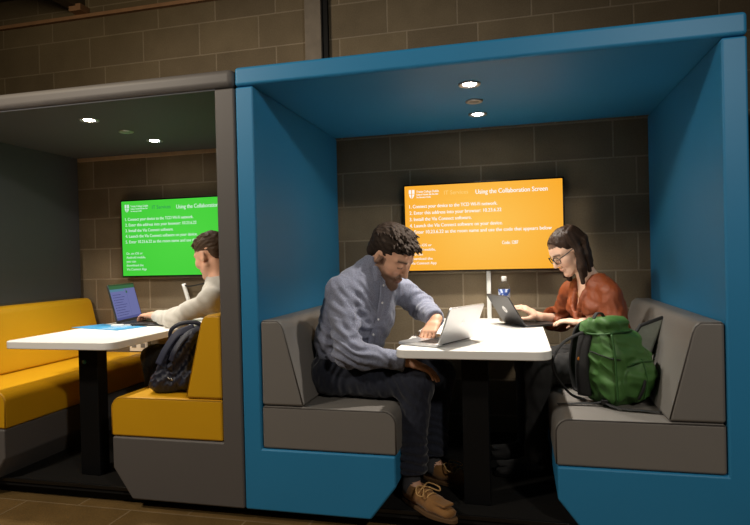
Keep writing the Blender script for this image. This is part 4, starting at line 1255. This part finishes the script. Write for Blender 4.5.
for i in range(0):
    u = rnd.uniform(-1, 1)
    y = 0.074 * u
    z = 0.042 + 0.084 * math.sqrt(max(0, 1 - (y / 0.085) ** 2)); x = rnd.uniform(-0.05, 0.015)
    z -= 0.3 * max(0, x) * abs(x) * 12
    F.rc(wT(x, y, z - 0.002), wT(x - 0.05, y * 1.08, z - 0.006 - 0.02 * abs(u)), 0.0055, 0.005, 0.004)
n8, n9 = Noise(71, 0.009, 9), Noise(72, 0.03)
def whair(v):
    q = (v - w_c) @ w_R
    u = np.stack([q[:, 0] * 0.6, q[:, 1] * 1.0, v[:, 2] * 0.10], 1)
    return 0.0016 * n8(u) + 0.002 * n9(u)
sdf_obj('hair', F, M['hair_w'], woman, whair, smooth_it=1)

# glasses
gl = bmesh.new()
for q in (-1, 1):
    out = []
    for k in range(24):
        a = 2 * PI * k / 24
        cx_, cz_ = math.copysign(abs(math.cos(a)) ** 0.7, math.cos(a)), math.copysign(abs(math.sin(a)) ** 0.7, math.sin(a))
        yy = q * 0.033 + cx_ * 0.026
        out.append(tuple(wT(0.104 - 2.2 * yy * yy, yy, -0.006 + cz_ * 0.020)))
    add_tube(gl, out, 0.0026, 6, True)
    add_tube(gl, [tuple(wT(0.096, q * 0.058, 0.002)), tuple(wT(0.06, q * 0.074, 0.004)), tuple(wT(0.0, q * 0.083, 0.006)), tuple(wT(-0.018, q * 0.083, -0.006))], 0.0024, 6)
add_tube(gl, [tuple(wT(0.1035, -0.010, -0.002)), tuple(wT(0.1075, 0, 0.001)), tuple(wT(0.1035, 0.010, -0.002))], 0.0024, 6)
glo = bm_obj('glasses', gl, M['black_gloss'], woman, smooth=True)

# wrap blouse with a deep open neckline
F = Field((1.28, 0.44, 0.62), (1.92, 1.22, 1.14), 0.0045)
torso(F, w_st[:-1] + [(w_nb - Z * 0.02, 0.070, 0.056)], w_lat, 0.004)
limbs(F, w_up, 0.005, 0.03)
for q in bust: F.el(q, (0.066, 0.066, 0.066), None, 0.03)
limbs(F, [(w_sL, w_eL, 0.052, 0.054), (w_sR, w_eR, 0.054, 0.056)], 0.004, 0.025)
limbs(F, [(w_eL, w_eL * 0.45 + w_wL * 0.55, 0.056, 0.058), (w_eR, w_eR * 0.45 + w_wR * 0.55, 0.056, 0.062)], 0.004, 0.02)
for e_, q in ((w_eL, w_wL), (w_eR, w_wR)):
    dd = unit(q - e_); p = e_ * 0.42 + q * 0.58
    F.cut(p, dd, 0.078, 0.004)
    F.rc(p - dd * 0.02, p + dd * 0.06, 0.042, 0.050, 0.004, True)
nt, na = w_nb + wF * 0.050 + Z * 0.022, w_che + wF * 0.150 - Z * 0.055
F.ec(nt, na, 0.046, 0.090, 0.005, 0.05, wL, 0.006, 0, True)
F.rc(w_nb + Z * 0.012, w_nb + Z * 0.10 - wF * 0.02, 0.052, 0.065, 0.008, True)
for q in (-1, 1):
    s0 = w_nb + wL * q * 0.058 - wF * 0.030 + Z * 0.022
    s1 = w_upp + wL * q * 0.040 + wF * 0.080
    s2 = w_che + wL * q * 0.026 + wF * 0.140 + Z * 0.010
    s3 = na - wF * 0.004 - wL * q * 0.03 - Z * 0.03
    pp = [np.array(x) for x in spline([s0, s1, s2, s3], 4)]
    for a, b in zip(pp, pp[1:]): F.rc(a, b, 0.012, 0.012, 0.006)
F.cut(w_pel + Z * 0.02, V(0, 0, -1), 0.30, 0.01)
n10, n11 = Noise(81, 0.11), Noise(82, 0.05)
def blouse_disp(v):
    d = 0.004 * n10(v) + 0.0025 * (0.55 - np.abs(n11(v)))
    d += folds(v, w_eR + V(-0.03, -0.03, 0.02), V(0.5, 0.5, -0.6), 0.12, 0.045, 0.007, 22)
    d += folds(v, w_wai + wF * 0.10, V(0.5, -0.5, 0.75), 0.15, 0.050, 0.007, 23)
    d += folds(v, w_sL + V(-0.02, 0, -0.08), V(0.6, 0.2, 0.7), 0.12, 0.06, 0.003, 24)
    return d
blouse = sdf_obj('blouse', F, M['rust'], woman, blouse_disp, smooth_it=2)
tube('tie', spline([tuple(w_wai + wF * 0.118 + wL * 0.03), tuple(w_wai + wF * 0.150 + wL * 0.06 - Z * 0.03), tuple(w_wai + wF * 0.140 + wL * 0.075 - Z * 0.09)], 6), 0.01, M['rust'], blouse, 10, flat=(0.030, 0.008, tuple(wF)))
tube('necklace', spline([tuple(w_nb + wL * 0.05 + wF * 0.03 + Z * 0.01), tuple(w_upp + wL * 0.032 + wF * 0.080), tuple(w_che + wF * 0.102 + Z * 0.03), tuple(w_upp - wL * 0.032 + wF * 0.080), tuple(w_nb - wL * 0.05 + wF * 0.03 + Z * 0.01)], 8), 0.0012, mat('gold_chain', srgb(190, 150, 80), 0.3, 1.0), woman, 6)
# skirt
F = Field((1.14, 0.42, 0.12), (1.92, 1.10, 0.80), 0.006)
F.ec(w_pel - Z * 0.01, w_wai + Z * 0.0, 0.178, 0.130, 0.138, 0.110, wL, 0.03)
limbs(F, w_leg[:2], 0.006, 0.03)
for h_, k_ in ((w_hL, w_kL), (w_hR, w_kR)):
    F.rc(h_, k_, 0.094, 0.070, 0.03)
for k_, a_ in ((w_kL, w_aL), (w_kR, w_aR)):
    F.rc(k_, a_ + Z * 0.02, 0.066, 0.052, 0.03)
    F.cut(a_ - Z * 0.01, V(0, 0, -1), 0.10, 0.004)
F.cut(V(1.62, 0.75, 0.534), V(0, 0, -1), 0.245, 0.02)
sdf_obj('trousers', F, M['black_cloth'], woman, lambda v: 0.003 * n11(v), smooth_it=2)
for a_ in (w_aL, w_aR):
    shoe('shoe', (a_[0] + 0.055, a_[1] + 0.01), (-0.96, -0.20), 0.0865, woman, M['black'], M['black_cloth'], 0.26)

# ---- young man in the grey booth
yF, yL = unit(V(-0.96, 0.28, 0)), unit(V(-0.28, -0.96, 0))
y_pel, y_wai, y_che, y_upp, y_nb = V(-0.470, 0.80, 0.635), V(-0.472, 0.80, 0.77), V(-0.492, 0.80, 0.925), V(-0.520, 0.80, 0.990), V(-0.556, 0.80, 1.068)
y_sL, y_eL, y_wL = V(-0.520, 0.640, 0.955), V(-0.790, 0.680, 0.836), V(-1.035, 0.820, 0.842)
y_sR, y_eR, y_wR = V(-0.490, 0.960, 0.960), V(-0.720, 1.050, 0.850), V(-0.985, 1.005, 0.842)
y_st = [(y_pel, 0.172, 0.120), (y_wai, 0.155, 0.115), (y_che, 0.165, 0.118), (y_upp, 0.152, 0.092), (y_nb, 0.072, 0.060)]
y_up = [(y_upp, y_sR, 0.074, 0.056), (y_upp, y_sL, 0.074, 0.056), (y_nb, y_sR, 0.046, 0.048), (y_nb, y_sL, 0.046, 0.048)]
y_arm = [(y_sL, y_eL, 0.060, 0.048), (y_eL, y_wL, 0.046, 0.032), (y_sR, y_eR, 0.060, 0.048), (y_eR, y_wR, 0.046, 0.032)]
y_hL, y_kL, y_aL = V(-0.500, 0.700, 0.618), V(-0.935, 0.690, 0.605), V(-0.930, 0.70, 0.17)
y_hR, y_kR, y_aR = V(-0.460, 0.890, 0.618), V(-0.905, 0.930, 0.605), V(-0.900, 0.93, 0.17)
y_leg = [(y_pel, y_hL, 0.11, 0.10), (y_pel, y_hR, 0.11, 0.10), (y_hL, y_kL, 0.092, 0.068), (y_hR, y_kR, 0.092, 0.068), (y_kL, y_aL, 0.064, 0.045), (y_kR, y_aR, 0.064, 0.045)]
y_c, y_R, y_s = V(-0.606, 0.797, 1.212), frame((-0.955, 0.25), math.radians(20)), 1.04
F = Field((-1.30, 0.50, 0.08), (-0.28, 1.16, 1.40), 0.0044)
torso(F, y_st, [yL] * 4, -0.014); limbs(F, y_up, -0.012, 0.03); limbs(F, y_arm, -0.010); limbs(F, y_leg, -0.014)
for a_ in (y_aL, y_aR): F.rc(a_, a_ + V(-0.06, 0.0, -0.045), 0.034, 0.028, 0.02)
F.rc(y_nb - Z * 0.02, y_c + y_R @ V(-0.028, 0, -0.045), 0.058, 0.054, 0.03)
yT = head(F, y_c, y_R, y_s)
hand(F, y_wL, V(-0.90, 0.42, -0.02), V(0, 0, 1), 1, 0.40, 1.02)
hand(F, y_wR, V(-0.97, -0.22, -0.02), V(0, 0, 1), -1, 0.40, 1.02)
boy = sdf_obj('person', F, M['skin_b'], None, smooth_it=1,
              tint=skin_tint(srgb(216, 166, 138), y_c, y_R, y_s, srgb(186, 120, 106), srgb(60, 44, 32), srgb(96, 72, 56), 0.030))
boy.location = (0.045, -0.055, 0.014)
tag(boy, 'young man with short hair in a pale grey jumper typing in the grey booth', 'person')
F = Field(y_c - 0.19, y_c + 0.19, 0.0034)
E_ = lambda p, r, k=0.01, sub=False: F.el(yT(*p), np.array(r) * y_s, y_R, k, sub)
E_((-0.016, 0, 0.046), (0.105, 0.080, 0.084))
E_((-0.066, 0, 0.0), (0.044, 0.062, 0.055), 0.02)
E_((0.108, 0, -0.034), (0.070, 0.10, 0.084), 0.008, True)
for y in (-1, 1):
    E_((0.010, y * 0.094, -0.040), (0.060, 0.028, 0.042), 0.006, True)
E_((-0.03, 0, -0.098), (0.09, 0.10, 0.050), 0.008, True)
rnd = random.Random(15)
tf = []
for i in range(110):
    u, w_ = rnd.uniform(-1, 1), rnd.uniform(-1, 1)
    y = 0.056 * u; x = 0.075 * w_
    rr = 1 - (y / 0.080) ** 2 - ((x + 0.016) / 0.105) ** 2
    if rr <= 0.05: continue
    tf.append(((x, y, 0.043 + 0.083 * math.sqrt(rr)), (0.7, 0.4 * rnd.uniform(-1, 1), 0.35 * rnd.random()), rnd.uniform(0.020, 0.034), 0.006))
tufts(F, yT, y_R, y_s, tf)
hair_obj('hair', F, yT, y_R, y_s, M['hair_b'], boy)
F = Field((-1.12, 0.50, 0.60), (-0.26, 1.18, 1.18), 0.005)
torso(F, y_st[:-1] + [(y_nb - Z * 0.012, 0.078, 0.066)], [yL] * 4, 0.008)
limbs(F, y_up, 0.004, 0.03); limbs(F, y_arm, 0.004, 0.03)
F.rc(y_eL, y_eL + V(0.05, -0.02, -0.01), 0.056, 0.05, 0.03)
for w_, e_ in ((y_wL, y_eL), (y_wR, y_eR)):
    F.cut(w_ - unit(w_ - e_) * 0.065, unit(w_ - e_), 0.10, 0.006)
F.cut(y_pel - Z * 0.02, V(0, 0, -1), 0.30, 0.01)
nd = unit(y_c + y_R @ V(-0.03, 0, -0.05) - y_nb)
F.ec(y_nb - nd * 0.02, y_nb + nd * 0.014, 0.076, 0.072, 0.069, 0.066, yL, 0.006)
F.ec(y_nb + nd * 0.012, y_nb + nd * 0.10, 0.060, 0.058, 0.060, 0.058, yL, 0.003, 0, True)
F.cut(y_nb + nd * 0.026, nd, 0.11, 0.006)
n12 = Noise(91, 0.12)
def knit_disp(v):
    d = 0.005 * n12(v)
    d += folds(v, y_eL, V(-0.7, 0.3, -0.5), 0.14, 0.055, 0.004, 33)
    d += folds(v, y_sL + V(0.03, 0, -0.07), V(0.7, 0.2, 0.7), 0.14, 0.07, 0.004, 34)
    d += folds(v, y_eR, V(-0.7, 0.0, -0.5), 0.12, 0.05, 0.004, 35)
    return d
sdf_obj('jumper', F, M['knit'], boy, knit_disp, smooth_it=2)
F = Field((-1.08, 0.52, 0.12), (-0.26, 1.08, 0.80), 0.006)
F.ec(y_pel - Z * 0.02, y_wai - Z * 0.02, 0.176, 0.124, 0.156, 0.116, yL, 0.03)
limbs(F, y_leg, 0.006, 0.03)
F.cut(V(-0.55, 0.8, 0.534), V(0, 0, -1), 0.26, 0.02)
sdf_obj('trousers', F, M['black_cloth'], boy, lambda v: 0.004 * n11(v), smooth_it=2)
for a_ in (y_aL, y_aR):
    shoe('shoe', (a_[0] + 0.065, a_[1]), (-1.0, 0.05), 0.0865, boy, M['white_plastic'], M['black_cloth'], 0.29)

# ------------------------------------------------------------------ light
def lamp(name, kind, loc, power, color, size=0.1, target=None, angle=120, blend=0.6):
    l = bpy.data.lights.new(name, kind)
    l.energy = power; l.color = color
    o = bpy.data.objects.new(name, l)
    C.objects.link(o)
    o.location = loc
    if kind == 'AREA':
        l.shape = 'DISK'; l.size = size
    else:
        l.shadow_soft_size = size
    if kind == 'SPOT':
        l.spot_size = math.radians(angle); l.spot_blend = blend
    if target is not None:
        o.rotation_euler = (Vector(target) - Vector(loc)).to_track_quat('-Z', 'Y').to_euler()
    return o

warm = (1.0, 0.92, 0.81)
for ox in (0.0, -2.024 - (W - 2.02) / 2):
    for y in (0.294, 0.879):
        lamp('downlight_lamp', 'SPOT', (ox + W / 2 - 0.004, y, H - RF - 0.02), 80 if ox == 0 else 48, warm, 0.03, (ox + W / 2 - 0.004, y, 0), 100, 0.9)
lamp('room_or_fill_lamp', 'SPOT', (2.7, -2.9, 3.0), 190, (1.0, 0.92, 0.80), 0.12, (0.6, 0.1, 0.8), 70, 0.7)
lamp('room_or_fill_lamp', 'SPOT', (-1.7, -1.8, 3.0), 210, (1.0, 0.89, 0.75), 0.15, (0.0, 0.1, 0.9), 104, 0.8)

lamp('room_or_fill_lamp', 'AREA', (-1.5, -0.75, 2.98), 9, (1.0, 0.82, 0.52), 0.3, (-1.3, 0.3, 2.0))  # added fill light, brightens the upper wall and grey roof's top edge

w_ = bpy.data.worlds.new('world'); bpy.context.scene.world = w_
w_.use_nodes = True
w_.node_tree.nodes['Background'].inputs[0].default_value = (1.0, 0.85, 0.65, 1)
w_.node_tree.nodes['Background'].inputs[1].default_value = 0.012

# ------------------------------------------------------------------ camera
yaw, pit, rol, foc = 0.2403, -0.0081, -0.024, 578.785
fw = Vector((-math.sin(yaw) * math.cos(pit), math.cos(yaw) * math.cos(pit), math.sin(pit)))
rt = Vector((math.cos(yaw), math.sin(yaw), 0)); up = rt.cross(fw)
r2 = rt * math.cos(rol) + up * math.sin(rol); u2 = -rt * math.sin(rol) + up * math.cos(rol)
cam = bpy.data.cameras.new('camera')
cam.sensor_width = 36.0; cam.lens = foc / 750 * 36.0; cam.clip_start = 0.05
co = bpy.data.objects.new('camera', cam); C.objects.link(co)
co.matrix_world = Matrix(((r2.x, u2.x, -fw.x, 1.2228), (r2.y, u2.y, -fw.y, -2.4029), (r2.z, u2.z, -fw.z, 1.1823), (0, 0, 0, 1)))
sc = bpy.context.scene
sc.camera = co
sc.view_settings.view_transform = 'Standard'
sc.view_settings.look = 'None'
sc.view_settings.exposure = 0.0
sc.view_settings.gamma = 1.0
sc.view_settings.use_curve_mapping = False
sc.cycles.max_bounces = 6
